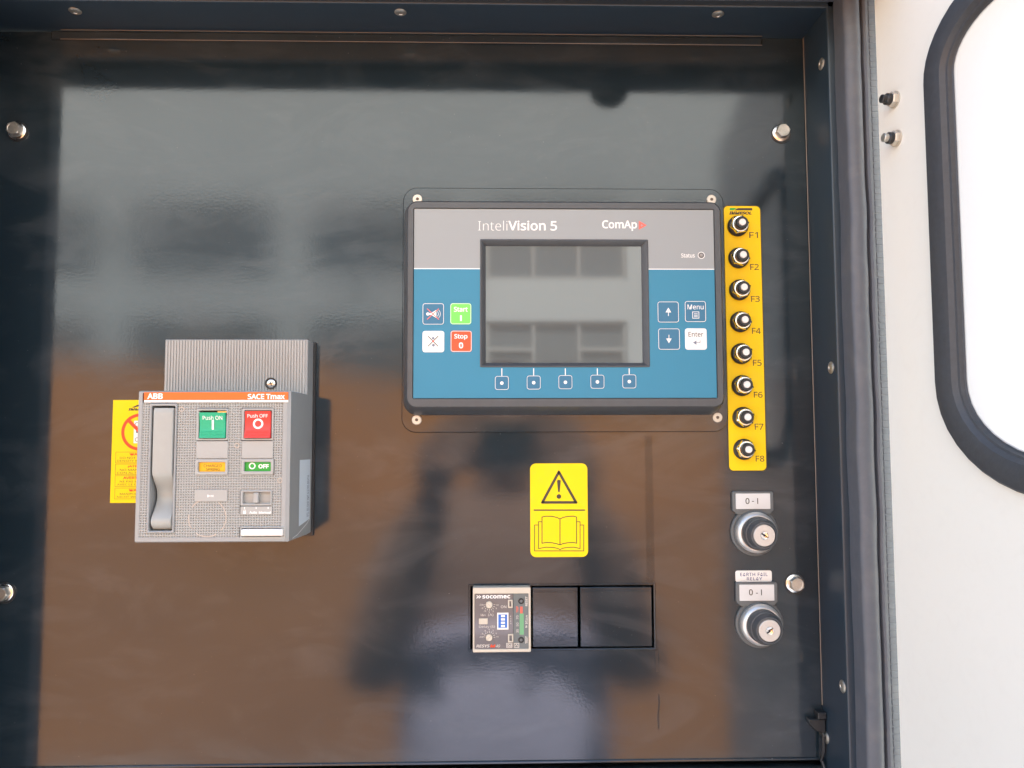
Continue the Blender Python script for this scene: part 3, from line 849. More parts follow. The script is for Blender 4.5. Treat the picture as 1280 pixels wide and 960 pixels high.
for s_, (y0, y1), wd in zip(heads, ys, (15, 17, 23, 16)): text(q, s_, box_at(177 - wd + .0, y0 + 1.0, 177 + wd, y0 + 4.4, 0), H_, .03)
build('lettering', q, M['red_ink'], wlb, smooth=False)
q = MB(); bx = box_at(167.5, 526, 183, 554, 0); q.sheet(rr(*bx), H_ - .03); pc = build('pictogram', q, M['white_print'], wlb, smooth=False)
q = MB()
for y in (530.5, 549.5):
    for x in (171.5, 179): a, b = at(x, y, 0); q.band(circ(a, b, 1.5, 16), circ(a, b, 1.15, 16), H_)
a = box_at(170.5, 534.5, 180.5, 541, 0); q.sheet(rr(*a), H_)
a = box_at(173, 541.5, 178, 545.5, 0); q.band(rr(*a), rr(a[0] + .3, a[1] + .3, a[2] - .3, a[3] - .3), H_)
build('pictogram_lines', q, M['ink'], pc, smooth=False)
q = MB()
bodies = (('DO NOT MANIPULATE', 'DENSITY WITHOUT CARE'), ('NO MANIPULAR SIN', 'CON ALTERNADOR EN'), ('NE PAS MANIPULER LE', 'AVEC LE COMMUTATEUR'), ('MANIPULIEREN SIE DAS', 'NICHT WENN IN BETRIEB'))
for (y0, y1), (b1, b2) in zip(ys, bodies):
    text(q, b1, box_at(150, y0 + 6, 204, y0 + 8.6, 0), H_); text(q, b2, box_at(146.5, y0 + 9.8, 207.5, y0 + 12.2, 0), H_)
    a = box_at(144.8 - (y0 - 565) * .025, y0, 209, y1, 0); q.stroke(rr(*a), .22, H_, True)
text(q, 'INMESOL', box_at(161, 510.2, 192, 513.2, 0), H_, .05, slant=.4)
a = [at(x, y, 0) for x, y in ((165, 509.2), (172, 506), (180, 504.8), (190, 505.2), (190, 506.4), (180, 506.6), (173, 508), (168, 509.6))]; q.sheet(a, H_)
build('small_print', q, M['ink'], wlb, smooth=False)['kind'] = 'stuff'

# ------------------------------------------------------------------ CONTROLLER: mounting plate and display unit
mp = thing('mounting_plate', 'thin dark plate with rounded corners behind the blue controller, screwed at four corners', 'plate', flat(50, 2, 0))
q = MB(); q.slab(rr(-67.5, 1.9, 171.0, 183.0, 10.5, 8), .02, 2.0, .5); build('plate', q, M['paint'], mp)
for (x, y) in ((522, 249.3), (889, 249.8), (521, 524.8), (896.5, 521.8)):
    a, b = at(x, y, 2)
    q = MB(); q.loft([(circ(a, b, 3.6, 24), 2.0), (circ(a, b, 3.6, 24), 2.9), (circ(a, b, 3.2, 24), 3.3), (circ(a, b, 1.3, 24), 3.35), (circ(a, b, 1.2, 6), 2.6)][:4])
    sc = build('screw', q, M['screw_zinc'], mp)
    q = MB(); q.sheet(circ(a, b, 1.25, 6, .3), 3.4); build('hex_socket', q, M['socket_dark'], sc, smooth=False)

ct = thing('display_controller', 'blue and grey generator controller with large screen and soft keys', 'control panel', flat(50, 20, 2))
HC = 22.0
C0, C1, C2, C3 = -61.8, 19.4, 162.6, 166.6
q = MB()
ov = (-57.2, 25.9, 157.6, 161.4)
q.loft([(rr(C0 - 4.2, C1 - 5, C2 + 3.5, C3 + 4.2, 10, 8), 2.0), (rr(C0 - 4.0, C1 - 4.6, C2 + 3.2, C3 + 4.0, 10, 8), 7), (rr(C0 - .6, C1 - .8, C2 + .6, C3 + .6, 7.5, 8), HC - 1.6), (rr(C0 + .6, C1 + .6, C2 - .6, C3 - .6, 6.5, 8), HC),
        (rr(ov[0] - .5, ov[1] - .5, ov[2] + .5, ov[3] + .5, 1.4, 8), HC), (rr(ov[0] - .2, ov[1] - .2, ov[2] + .2, ov[3] + .2, 1.2, 8), HC - 2.2)], cap1=False)
build('bezel', q, M['dark_plastic'], ct)
HO = HC - .9
scr_o = box_at(600.2, 299.4, 811.0, 458.8, HO)
split = at(700, 335.6, HO)[1]
def framed_sheet(outer, hole_, h, vsplit_lo, vsplit_hi):
    """rectangle minus hole, cut to a v-range"""
    q = MB(); us = [outer[0], hole_[0], hole_[2], outer[2]]
    vl = [max(outer[1], vsplit_lo), max(hole_[1], vsplit_lo), min(hole_[3], vsplit_hi), min(outer[3], vsplit_hi)]
    for i in range(3):
        for k in range(3):
            if vl[k + 1] - vl[k] < 1e-6: continue
            if i == 1 and k == 1: continue
            q.add([(us[i], vl[k], h), (us[i + 1], vl[k], h), (us[i + 1], vl[k + 1], h), (us[i], vl[k + 1], h)], [[0, 1, 2, 3]])
    return q
gu = build('upper_overlay', framed_sheet(ov, scr_o, HO, split, 1e9), M['overlay_grey'], ct, smooth=False)
bl = build('lower_overlay', framed_sheet(ov, scr_o, HO, -1e9, split - .6), M['overlay_blue'], ct, smooth=False)
build('overlay_line', framed_sheet(ov, scr_o, HO + .01, split - .6, split), M['white_print'], ct, smooth=False)
so2 = rr(*scr_o, .8, 4); si = box_at(607.2, 307.6, 802.4, 453.6, HO - 3.5); si_ = rr(*si, .4, 4)
q = MB(); q.loft([(inset(so2, -.3), HO - .5), (so2, HO + .5), (inset(so2, .7), HO + .7), (inset(so2, 1.3), HO + .3), (si_, HO - 3.6), (si_, HO - 4.2)], cap1=False); sf = build('screen_frame', q, M['dark_plastic'], ct)
q = MB(); q.sheet(inset(si_, -.2), HO - 3.9); build('screen', q, M['lcd'], ct, smooth=False)
HT = HO + .10
q = MB(); text(q, 'Inteli', box_at(597.6, 275.9, 634.2, 288.2, HO), HT, -.014, font='human'); text(q, 'Vision 5', box_at(635.4, 275.9, 696.3, 288.2, HO), HT, .015, font='human')
text(q, 'ComAp', box_at(752.6, 275.4, 796.2, 288.6, HO), HT, .02); text(q, 'Status', box_at(851.4, 316.8, 868.4, 322, HO), HT, .012, font='human')
build('lettering', q, M['white_print'], gu, smooth=False)
tri = [at(x, y, HO) for x, y in ((798.5, 287.2), (808.4, 281.6), (798.5, 276))]
tri_i = [at(x, y, HO) for x, y in ((801.3, 283.2), (804.0, 281.6), (801.3, 280.2))]
q = MB(); q.band(tri, tri_i, HT); build('logo_triangle', q, M['coral'], gu, smooth=False)
lc = at(876.6, 319.2, HO)
q = MB(); q.band(circ(*lc, 2.55, 28), circ(*lc, 2.1, 28), HT); led = build('led_ring', q, M['white_print'], ct, smooth=False)
q = MB(); q.sheet(circ(*lc, 2.1, 28), HT - .03); build('led_surround', q, M['led_dark'], led, smooth=False)
q = MB(); q.loft([(circ(*lc, 1.25, 20), HT), (circ(*lc, 1.1, 20), HT + .5), (circ(*lc, .6, 20), HT + .8)]); build('led', q, M['led'], led)
# keys
def key(rect, m, outline='white_print', w=.34):
    r = box_at(*rect, HO)
    q = MB(); o = rr(*r, 1.9, 5); q.slab(o, HO + .01, HO + .34, .33); k = build('key', q, M[m], ct)
    if outline:
        q = MB(); q.band(inset(o, .22), inset(o, .22 + w), HO + .38); build('key_outline', q, M[outline], k, smooth=False)
    return k
def legend(k, fn, m):
    q = MB(); fn(q); build('legend', q, M[m], k, smooth=False)
HK = HO + .42
def P(x, y): return at(x, y, HO)
k = key((528, 379, 555.2, 406), 'key_blue'); k['label'] = 'horn mute key'
def horn(q):
    q.sheet(circ(*P(534.8, 392.6), 1.15, 14), HK); a = box_at(535.5, 391.4, 540, 393.8, HO); q.sheet(rr(*a), HK + .02)
    q.sheet([P(539.5, 394.2), P(545.5, 397.4), P(545.5, 387.6), P(539.5, 391)], HK + .04)
    for r_ in (2.5, 3.9): c = P(543.6, 392.5); q.stroke([(c[0] + r_ * math.cos(RAD(a)), c[1] + r_ * math.sin(RAD(a))) for a in range(-45, 46, 15)], .3, HK + .01)
legend(k, horn, 'white_print')
def cross(q): q.stroke([P(534, 386), P(548.6, 399.4)], .5, HK + .08); q.stroke([P(548.6, 386), P(534, 399.4)], .5, HK + .11)
legend(k, cross, 'coral')
k = key((528, 413.6, 555.4, 440.4), 'key_white', None); k['label'] = 'white fault reset key'
def x2(q): q.stroke([P(535, 420.2), P(547.8, 433)], .6, HK); q.stroke([P(547.8, 420.2), P(535, 433)], .6, HK + .03)
legend(k, x2, 'ink')
def dots(q): q.sheet(circ(*P(541.5, 422.8), .9, 14), HK + .06); q.sheet(circ(*P(541.8, 431.6), 1.0, 14), HK + .06); 
legend(k, dots, 'grey_print')
legend(k, lambda q: q.sheet(circ(*P(541.5, 426.6), .6, 10), HK + .07), 'red_ink')
k = key((562.8, 379, 589.2, 405.6), 'key_green'); k['label'] = 'green start key'
def f1(q): text(q, 'Start', box_at(567.4, 383.6, 584.6, 389.8, HO), HK, .02, font='human'); a = box_at(575.1, 394.2, 577.3, 401.4, HO); q.sheet(rr(*a), HK)
legend(k, f1, 'white_print')
k = key((563.2, 413.3, 589.8, 440), 'key_red'); k['label'] = 'red stop key'
def f2(q): text(q, 'Stop', box_at(567.8, 417.6, 584.4, 425, HO), HK, .02, font='human'); text(q, '0', box_at(573.6, 428, 579, 435.6, HO), HK, .035, font='human')
legend(k, f2, 'white_print')
k = key((821.7, 376.8, 848.6, 403.4), 'key_blue'); k['label'] = 'up arrow key'
def up(q): q.sheet([P(831.8, 390.6), P(838.8, 390.6), P(835.3, 384.6)], HK); q.stroke([P(835.3, 390.4), P(835.4, 395)], .45, HK + .02)
legend(k, up, 'white_print')
k = key((822.5, 410.4, 849.9, 437.4), 'key_blue'); k['label'] = 'down arrow key'
def dn(q): q.sheet([P(832.6, 423.2), P(836, 429), P(839.4, 423.2)], HK); q.stroke([P(836, 418.6), P(836, 423.4)], .45, HK + .02)
legend(k, dn, 'white_print')
k = key((855.7, 376.2, 882.5, 402.8), 'key_blue'); k['label'] = 'menu key'
def menu(q):
    text(q, 'Menu', box_at(859.2, 380.8, 879.2, 386.8, HO), HK, .004, font='human'); a = box_at(865.2, 389.6, 873.8, 398.2, HO); q.band(rr(*a), inset(rr(*a), .4), HK)
    for y in (392.4, 394.2, 396): b = box_at(867.2, y - .35, 872, y + .35, HO); q.sheet(rr(*b), HK)
legend(k, menu, 'white_print')
k = key((856.3, 410.4, 883.5, 437.2), 'key_white', None); k['label'] = 'white enter key'
legend(k, lambda q: text(q, 'Enter', box_at(860.4, 415, 879, 421, HO), HK, .005, font='human'), 'ink')
def ent(q): q.sheet([P(866, 428.4), P(870.4, 431.2), P(870.4, 425.6)], HK); q.stroke([P(870.2, 428.4), P(874.9, 428.4), P(874.9, 425.4)], .4, HK + .02)
legend(k, ent, 'grey_print')
for (x, y) in ((627.3, 478.7), (667.1, 478.2), (706.7, 477.7), (746.7, 477.2), (786.5, 476.8)):
    k = key((x - 8.9, y - 8.9, x + 8.9, y + 8.9), 'key_blue', w=.3)
    legend(k, lambda q: q.sheet(circ(*P(x, y + .2), 1.22, 18), HK), 'white_print')
    q = MB(); a, b = P(x, y - 8.8), P(x, 460.4); q.stroke([a, (a[0], b[1])], .62, HT); build('key_line', q, M['white_print'], ct, smooth=False)

# ------------------------------------------------------------------ yellow fuse strip and its eight push-button breakers
fs = thing('fuse_strip_label', 'narrow tall yellow strip lettered F1 to F8 right of the controller', 'label', flat(185, -26, 0))
q = MB(); q.slab(rr(171.6, -26.4, 199.0, 170.6, 3.2, 6), .02, .45, .12); build('strip', q, M['yellow2'], fs)
q = MB(); q.ring(rr(170.9, -27.1, 199.7, 171.3, 3.9, 6), rr(171.6, -26.4, 199.0, 170.6, 3.2, 6), .02, .5, .1); build('strip_edge', q, M['ink'], fs)
q = MB()
for i in range(8):
    s = i / 7.0
    x0, y0 = 936.3 + (943.6 - 935.6) * s, 290.3 + (569.6 - 290.3) * s
    text(q, 'F%d' % (i + 1), box_at(x0, y0, x0 + 10.8, y0 + 7.4, 0), .55, .005)
text(q, 'INMESOL', box_at(911.6, 264.6, 939.6, 268.4, 0), .55, .05, slant=.3)
a = [at(x, y, 0) for x, y in ((917.5, 263.2), (922, 260.4), (940, 260.4), (940, 263.2))]; q.sheet(a, .55)
build('lettering', q, M['ink'], fs, smooth=False)
q = MB(); a = [at(x, y, 0) for x, y in ((911.8, 263.2), (911.8, 260.2), (921, 260.2), (916.6, 263.2))]; q.sheet(a, .55); build('brand_mark', q, M['green_ink'], fs, smooth=False)
ccx, ccy = at(922.6, 282.3, 2)
rb = thing('reset_button', 'round push-button fuse beside the F1 marking, topmost on the yellow strip', 'button', flat(ccx, ccy, .45), 'push-button breakers on the yellow strip')
q = MB(); q.loft([(circ(ccx, ccy, 7.7, 32), .46), (circ(ccx, ccy, 7.7, 32), 2.2), (circ(ccx, ccy, 6.9, 32), 3.0), (circ(ccx, ccy, 5, 32), 3.0)]); build('flange', q, M['black_plastic'], rb)
q = MB(); hx2 = []
for k in range(36):
    a = .2 + 2 * math.pi * k / 36; qq = (a - .2) % (math.pi / 3) - math.pi / 6
    rad = min(6.9, 5.95 / math.cos(qq)); hx2.append((ccx + rad * math.cos(a), ccy + rad * math.sin(a)))
q.loft([(hx2, 2.9), (hx2, 7.2), (circ(ccx, ccy, 5.8, 36, .2), 7.9), (circ(ccx, ccy, 5.0, 36, .2), 8.0), (circ(ccx, ccy, 4.6, 36, .2), 7.4)]); build('nut', q, M['nickel'], rb)
q = MB(); q.loft([(circ(ccx, ccy, 4.75, 32), 6), (circ(ccx, ccy, 4.7, 32), 11.2), (circ(ccx, ccy, 4.1, 32), 12), (circ(ccx, ccy, 2.75, 32), 12), (circ(ccx, ccy, 2.7, 32), 10.5)]); build('collar', q, M['black_plastic'], rb)
q = MB(); q.loft([(circ(ccx, ccy, 2.5, 28), 10), (circ(ccx, ccy, 2.55, 28), 12.5), (circ(ccx, ccy, 2.2, 28), 12.9)]); build('plunger', q, M['white_plastic'], rb)
for i in range(1, 8):
    c = copy_tree(rb); x, y = 922.6 + 1.1 * i, 282.3 + 39.91 * i
    u, v = at(x, y, 2); c.location = flat(u, v, .45); c.rotation_euler = (0, (i * 2.37) % 1.9, 0)
    c['label'] = 'round push-button fuse beside the F%d marking%s on the yellow strip' % (i + 1, ', lowest' if i == 7 else '')

# ------------------------------------------------------------------ key switches
def key_switch(axis, card_px, zero, dash, one, label, rot):
    u, v = axis
    t = thing('key_switch', label, 'key switch', flat(u, v, 0), 'key switches under the yellow strip')
    cr_ = box_at(*card_px, 3)
    w0, w1, vb, vt2 = cr_[0] - 2.2, cr_[2] + 2.6, cr_[1] - 4.0, cr_[3] + 1.5
    # legend plate: rectangle above, narrowing on to the round body
    o = [(w0 + 3, vb), (w1 - 3, vb), (w1, vb + 3), (w1, vt2 - 1), (w1 - 1, vt2), (w0 + 1, vt2), (w0, vt2 - 1), (w0, vb + 3)]
    q = MB(); q.slab(o, .05, 3.2, .5)
    q.slab(circ(u, v, 17.3, 40), .03, 2.6, .5)
    lp = build('legend_plate', q, M['legend_grey'], t)
    q = MB(); q.slab(rr(*cr_, .4, 2), 3.1, 3.5, .1); cd = build('legend_card', q, M['card'], lp)
    q = MB(); text(q, '0', box_at(*zero, 3.5), 3.58, .01); text(q, 'I', box_at(*one, 3.5), 3.58, .01); q.sheet(rr(*box_at(*dash, 3.5)), 3.58); build('lettering', q, M['ink'], cd, smooth=False)
    q = MB(); q.loft([(circ(u, v, 15.6, 48), 2.5), (circ(u, v, 15.4, 48), 5.0), (circ(u, v, 14.8, 48), 5.6)]); build('base_ring', q, M['legend_grey'], t)
    q = MB(); q.loft([(circ(u, v, 14.7, 48), 5), (circ(u, v, 14.6, 48), 7.2), (circ(u, v, 14.0, 48), 8.6), (circ(u, v, 12.6, 48), 9.6), (circ(u, v, 12.0, 48), 9.6), (circ(u, v, 11.6, 48), 9.0)], cap1=False); build('bezel_ring', q, M['satin'], t)
    q = MB(); q.loft([(circ(u, v, 11.7, 48), 8.0), (circ(u, v, 11.7, 48), 15.2), (circ(u, v, 11.2, 48), 16.2), (circ(u, v, 10.5, 48), 16.4), (circ(u, v, 10.3, 48), 17.2), (circ(u, v, 9.7, 48), 21.2), (circ(u, v, 9.2, 48), 22.2), (circ(u, v, 8.2, 48), 22.4), (circ(u, v, 8.0, 48), 21.4)]); build('collar', q, M['dark_plastic'], t)
    q = MB(); q.loft([(circ(u, v, 7.7, 40), 21), (circ(u, v, 7.65, 40), 22.2), (circ(u, v, 7.3, 40), 22.6), (circ(u, v, 2.9, 40), 22.6), (circ(u, v, 2.4, 40), 21.8)]); lf = build('lock_face', q, M['lockface'], t)
    q = MB(); q.loft([(circ(u, v, 2.75, 24), 22.5), (circ(u, v, 2.5, 24), 22.95), (circ(u, v, 1.9, 24), 22.8)]); build('cylinder', q, M['chrome'], lf)
    c_, s_ = math.cos(rot), math.sin(rot)
    q = MB(); o = [(u + 1.25 * (a * c_ - b * s_), v + 1.25 * (a * s_ + b * c_)) for a, b in ((-2.2, -.45), (.3, -.55), (.3, .1), (2.2, .1), (2.2, .65), (-.6, .6), (-.6, .2), (-2.2, .2))]
    q.sheet(o, 23.05); build('keyhole', q, M['hole'], lf, smooth=False)
    q = MB(); q.sheet([(u + a * c_ - b * s_, v + a * s_ + b * c_) for a, b in ((.8, -.7), (2.2, -.4), (2.2, .05), (.6, .05))], 23.1); build('pins', q, M['brass'], lf, smooth=False)
    return t
key_switch(at(955.7, 669.5, 22.6), (919.6, 616.8, 962.6, 636.2), (931.8, 622.6, 936.8, 630), (940, 626.2, 942.4, 627.2), (946.5, 622.6, 947.6, 629.8), 'upper key switch with white 0-I card, just below the yellow strip', -.75)
key_switch(at(962.3, 788.6, 22.6), (924.2, 730.6, 967.6, 750.8), (936.2, 736.6, 941, 744.2), (945, 741, 947.2, 742), (951.2, 736.8, 952.3, 744.1), 'lower key switch with 0-I card, under the earth fail relay tag', .55)
ef = thing('relay_tag', 'small white tag reading EARTH FAIL RELAY above the lower key switch', 'label', flat(at(942, 727, 0)[0], at(942, 727, 0)[1], 0))
ex = box_at(919.2, 713, 964.6, 727.6, 0)
q = MB(); q.slab(rr(*ex, 1.6, 4), .02, .45, .12); build('backing', q, M['white_plastic'], ef)
q = MB(); text(q, 'EARTH FAIL', box_at(925, 715.8, 959.2, 719.9, 0), .52, .008, 1.1); text(q, 'RELAY', box_at(933.2, 721.4, 952.4, 725.2, 0), .52, .008, 1.1); build('lettering', q, M['navy_ink'], ef, smooth=False)

# ------------------------------------------------------------------ yellow read-the-manual sticker
ms = thing('safety_sticker', 'yellow sticker with warning triangle above an open book', 'sticker', flat(at(699, 696, 0)[0], at(699, 696, 0)[1], 0))
mr = box_at(662.8, 579.2, 734.6, 696.2, 0)
q = MB(); q.slab(rr(*mr, 4.2, 6), .02, .22, .06); build('backing', q, M['yellow'], ms)
Hs = .30
q = MB()
tri = [at(x, y, 0) for x, y in ((675.2, 629.6), (722.8, 629.6), (698.5, 586.6))]
def round_poly(pts, r, n=4):
    o = []; N = len(pts)
    for i in range(N):
        p, c, s = Vector(pts[i - 1]), Vector(pts[i]), Vector(pts[(i + 1) % N])
        a, b = (p - c).normalized(), (s - c).normalized(); A, B = c + a * r, c + b * r
        for k in range(n + 1): t = k / n; o.append(tuple((1 - t) ** 2 * A + 2 * t * (1 - t) * c + t * t * B))
    return o
to = round_poly(tri, 1.8); q.band(to, inset(to, 1.9), Hs)
q.loft([([at(x, y, 0) for x, y in ((696.2, 600.6), (697.6, 615), (699.6, 615), (701, 600.6), (698.6, 599.6))], Hs)])
q.sheet(circ(*at(698.6, 620.6, 0), 1.7, 18), Hs)
q.stroke([at(667, 637.6, 0), at(731.2, 637.6, 0)], .95, Hs)
build('warning_triangle', q, M['ink'], ms, smooth=False)
q = MB()
def C(x, y): return at(560 + x / 3.43, 560 + y / 3.43, 0)
Lp = [C(403, 296), C(420, 292), C(445, 293), C(465, 297), C(480, 304)]; Rp = [C(495, 297), C(515, 293), C(538, 292), C(551, 296)]
Rb = [C(551, 408), C(538, 405), C(515, 406), C(495, 409), C(480, 415)]; Lb = [C(465, 410), C(445, 406), C(420, 405), C(403, 408)]
q.stroke(Lp + Rp + Rb + Lb, .62, Hs, True); q.stroke([C(480, 306), C(480, 413)], .62, Hs + .03)
q.stroke([C(401, 316), C(388, 316), C(388, 431), C(420, 425), C(450, 426), C(470, 430), C(480, 436), C(490, 430), C(510, 426), C(540, 425), C(566, 431), C(566, 316), C(553, 316)], .55, Hs)
q.stroke([C(386, 330), C(371, 330), C(371, 441), C(478, 441), C(582, 441), C(582, 330), C(568, 330)], .55, Hs)
build('open_book', q, M['ink'], ms, smooth=False)

# ------------------------------------------------------------------ earth leakage relay in the slot, two blank covers beside it
rl = thing('earth_leakage_relay', 'cream framed relay module with small dials, left in the slot', 'relay', flat(at(627, 815, 8)[0], at(627, 815, 8)[1], 0))
HR = 8.0
ro_ = box_at(591, 734.4, 663.6, 815.4, HR); ri_ = box_at(593.2, 742.2, 660.8, 811.4, HR)
q = MB(); q.ring(rr(*ro_, .8, 3), rr(*ri_, .4, 3), -30, HR, .4, HR - .9); build('case', q, M['cream'], rl)
Hq = HR - .7
sp_u = at(641.5, 780, HR)[0]
q = MB(); q.slab(rr(ri_[0] - .1, ri_[1] - .1, sp_u - .1, ri_[3] + .1), HR - 3, Hq, .05); fa = build('front_foil', q, M['relay_face'], rl, smooth=False)
q = MB(); q.slab(rr(sp_u + .1, ri_[1] - .1, ri_[2] + .1, ri_[3] + .1), HR - 3, Hq - .25, .05); fb = build('side_foil', q, M['relay_side'], rl, smooth=False)
def R(x0, y0, x1, y1): return box_at(580 + x0 / 9.6, 725 + y0 / 9.6, 580 + x1 / 9.6, 725 + y1 / 9.6, HR)
def Rp_(x, y): return at(580 + x / 9.6, 725 + y / 9.6, HR)
Hl = Hq + .07
q = MB(); text(q, 'socomec', R(220, 184, 555, 224), Hl, .03, 1.06)
q.stroke([Rp_(150, 222), Rp_(175, 204), Rp_(152, 188)], .5, Hl); q.stroke([Rp_(178, 222), Rp_(200, 204), Rp_(180, 188)], .5, Hl)
build('lettering', q, M['white_print'], fa, smooth=False)
q = MB()
text(q, 'ON', R(442, 308, 508, 340), Hl); text(q, 'I', R(202, 408, 206, 434), Hl); text(q, 'n', R(240, 416, 258, 434), Hl, -.005); text(q, '(A)', R(290, 405, 352, 440), Hl, -.005); q.stroke([Rp_(214, 433), Rp_(224, 411), Rp_(234, 433)], .22, Hl, True); text(q, 'Delay (S)', R(180, 548, 372, 584), Hl, -.005)
for (cx, cy), sgn in (((302, 297), -1), ((302, 690), 1)):
    for a in range(0, 181, 22):
        ang = RAD(a * sgn); c, s = math.cos(ang), -math.sin(ang)
        q.stroke([Rp_(cx + 52 * c, cy + 52 * s), Rp_(cx + 74 * c, cy + 74 * s)], .28, Hl)
    for a, s_ in ((4, '10'), (30, '5'), (62, '3'), (92, '1'), (122, '.5'), (152, '.3'), (178, '.03')):
        ang = RAD(a * sgn); c, s = math.cos(ang), -math.sin(ang); x, y = cx + 98 * c, cy + 92 * s
        text(q, s_, R(x - 7 * len(s_), y - 9, x + 7 * len(s_), y + 9), Hl)
for y, s_ in ((436, '4'), (466, '3'), (496, '2'), (526, '1')): text(q, s_, R(553, y - 9, 565, y + 9), Hl)
text(q, 'RESYS', R(152, 778, 305, 812), Hl, .015, slant=.25); text(q, '40', R(382, 778, 432, 812), Hl, .0, slant=.25)
build('small_print', q, M['pale_print'], fa, smooth=False)['kind'] = 'stuff'
q = MB(); text(q, 'M', R(318, 778, 374, 812), Hl, .04, slant=.25); build('red_lettering', q, M['red_ink'], fa, smooth=False)
q = MB(); a = R(508, 760, 580, 815); q.band(rr(*a), inset(rr(*a), .35), Hl); text(q, '0d', R(518, 772, 570, 804), Hl + .01, .02); a = R(598, 760, 662, 815); q.band(rr(*a), inset(rr(*a), .4), Hl); q.stroke([Rp_(612, 800), Rp_(630, 775), Rp_(648, 800)], .4, Hl + .01)
build('symbols', q, M['pale_print'], fa, smooth=False)
for (x, y, rot) in ((302, 297, 2.4), (302, 690, -2.4)):
    c = Rp_(x, y); q = MB(); q.loft([(circ(*c, 2.45, 24), Hq), (circ(*c, 2.35, 24), Hq + 1.4), (circ(*c, 1.9, 24), Hq + 1.7)])
    tipc = (c[0] + 2.9 * math.cos(rot), c[1] + 2.9 * math.sin(rot)); n_ = (-math.sin(rot), math.cos(rot))
    q.slab([(c[0] + n_[0] * 1.4 - 0, c[1] + n_[1] * 1.4), tipc, (c[0] - n_[0] * 1.4, c[1] - n_[1] * 1.4)][::-1] if False else [(c[0] - n_[0] * 1.4, c[1] - n_[1] * 1.4), tipc, (c[0] + n_[0] * 1.4, c[1] + n_[1] * 1.4)], Hq, Hq + 1.2, .1)
    kb = build('dial', q, M['cream'], rl)
    q = MB(); q.stroke([(c[0] - 1.5 * math.cos(rot), c[1] - 1.5 * math.sin(rot)), (c[0] + 1.5 * math.cos(rot), c[1] + 1.5 * math.sin(rot))], .4, Hq + 1.75); build('dial_slot', q, M['scuff'], kb, smooth=False)
q = MB(); a = R(178, 460, 286, 532); q.slab(rr(*a, .5, 2), Hq, Hq + 1.0, .3); build('lead_seal', q, M['cream'], rl)
for r_ in ((528, 238, 584, 336), (528, 648, 592, 748)):
    a = R(*r_); q = MB(); q.ring(rr(*a, .4, 2), inset(rr(*a, .4, 2), .95), Hq, Hq + 1.0, .2); build('latch', q, M['cream'], rl)
q = MB(); q.slab(rr(*R(398, 394, 534, 596)), Hq, Hq + .5, .1); dp = build('dip_switch', q, M['white_plastic'], rl, smooth=False)
q = MB(); q.slab(rr(*R(412, 414, 518, 574)), Hq + .45, Hq + .7, .05); build('switch_body', q, M['blue_dip'], dp, smooth=False)
for k in range(4):
    y = 432 + 40 * k; q = MB(); q.slab(rr(*R(444, y - 13, 492, y + 13)), Hq + .7, Hq + 1.1, .1); build('rocker', q, M['white_plastic'], dp, smooth=False)
for y in (256, 722):
    c = Rp_(686, y); q = MB(); q.loft([(circ(*c, 2.05, 24), Hq), (circ(*c, 2.0, 24), Hq + .5), (circ(*c, 1.5, 24), Hq + .6), (circ(*c, 1.4, 24), Hq - .1)]); bb = build('push_button', q, M['black_plastic'], rl)
    q = MB(); q.loft([(circ(*c, 1.2, 18), Hq - .2), (circ(*c, 1.1, 18), Hq + .5)]); build('button_cap', q, M['legend_grey'], bb)
Hm = Hq - .25 + .06
q = MB(); q.sheet(rr(*R(668, 405, 718, 660)), Hm); build('green_bar', q, M['bar_green'], fb, smooth=False)
q = MB(); q.sheet(rr(*R(674, 322, 704, 404)), Hm); text(q, 'TRIP', R(626, 316, 652, 396), Hm, .03, rot=90); build('red_bar', q, M['bar_red'], fb, smooth=False)
q = MB(); text(q, '70', R(628, 430, 656, 476), Hm, 0, rot=90); text(q, '50', R(628, 516, 656, 560), Hm, 0, rot=90); text(q, '30', R(628, 596, 656, 636), Hm, 0, rot=90)
text(q, 'RESET', R(736, 200, 764, 316), Hm, .02, rot=90); text(q, '% I/I', R(736, 490, 764, 578), Hm, .02, rot=90); q.stroke([Rp_(762, 484), Rp_(740, 471), Rp_(762, 458)], .24, Hm, True); text(q, 'n', R(744, 428, 764, 450), Hm, .02, rot=90); text(q, 'TEST', R(736, 678, 764, 768), Hm, .02, rot=90)
build('lettering', q, M['pale_print'], fb, smooth=False)
for (r_, lab) in (((665.6, 734.2, 722.4, 808.8), 'narrow dark blank cover between the relay and the wider blank'), ((725.4, 733.8, 815, 808.4), 'wide dark blank cover at the right end of the slot')):
    a = box_at(*r_, .6)
    bc = thing('blank_cover', lab, 'cover', flat((a[0] + a[2]) / 2, a[1], 0), 'blank covers in the slot')
    q = MB(); q.slab(rr(*a, .6, 2), -12, .9, .45); build('plate', q, M['paint'], bc)
    q = MB(); q.slab(rr(a[0] + 1.2, a[3] - 3.4, a[2] - 1.2, a[3] - 2.4), .85, 1.25, .15); build('grip_rib', q, M['paint'], bc)

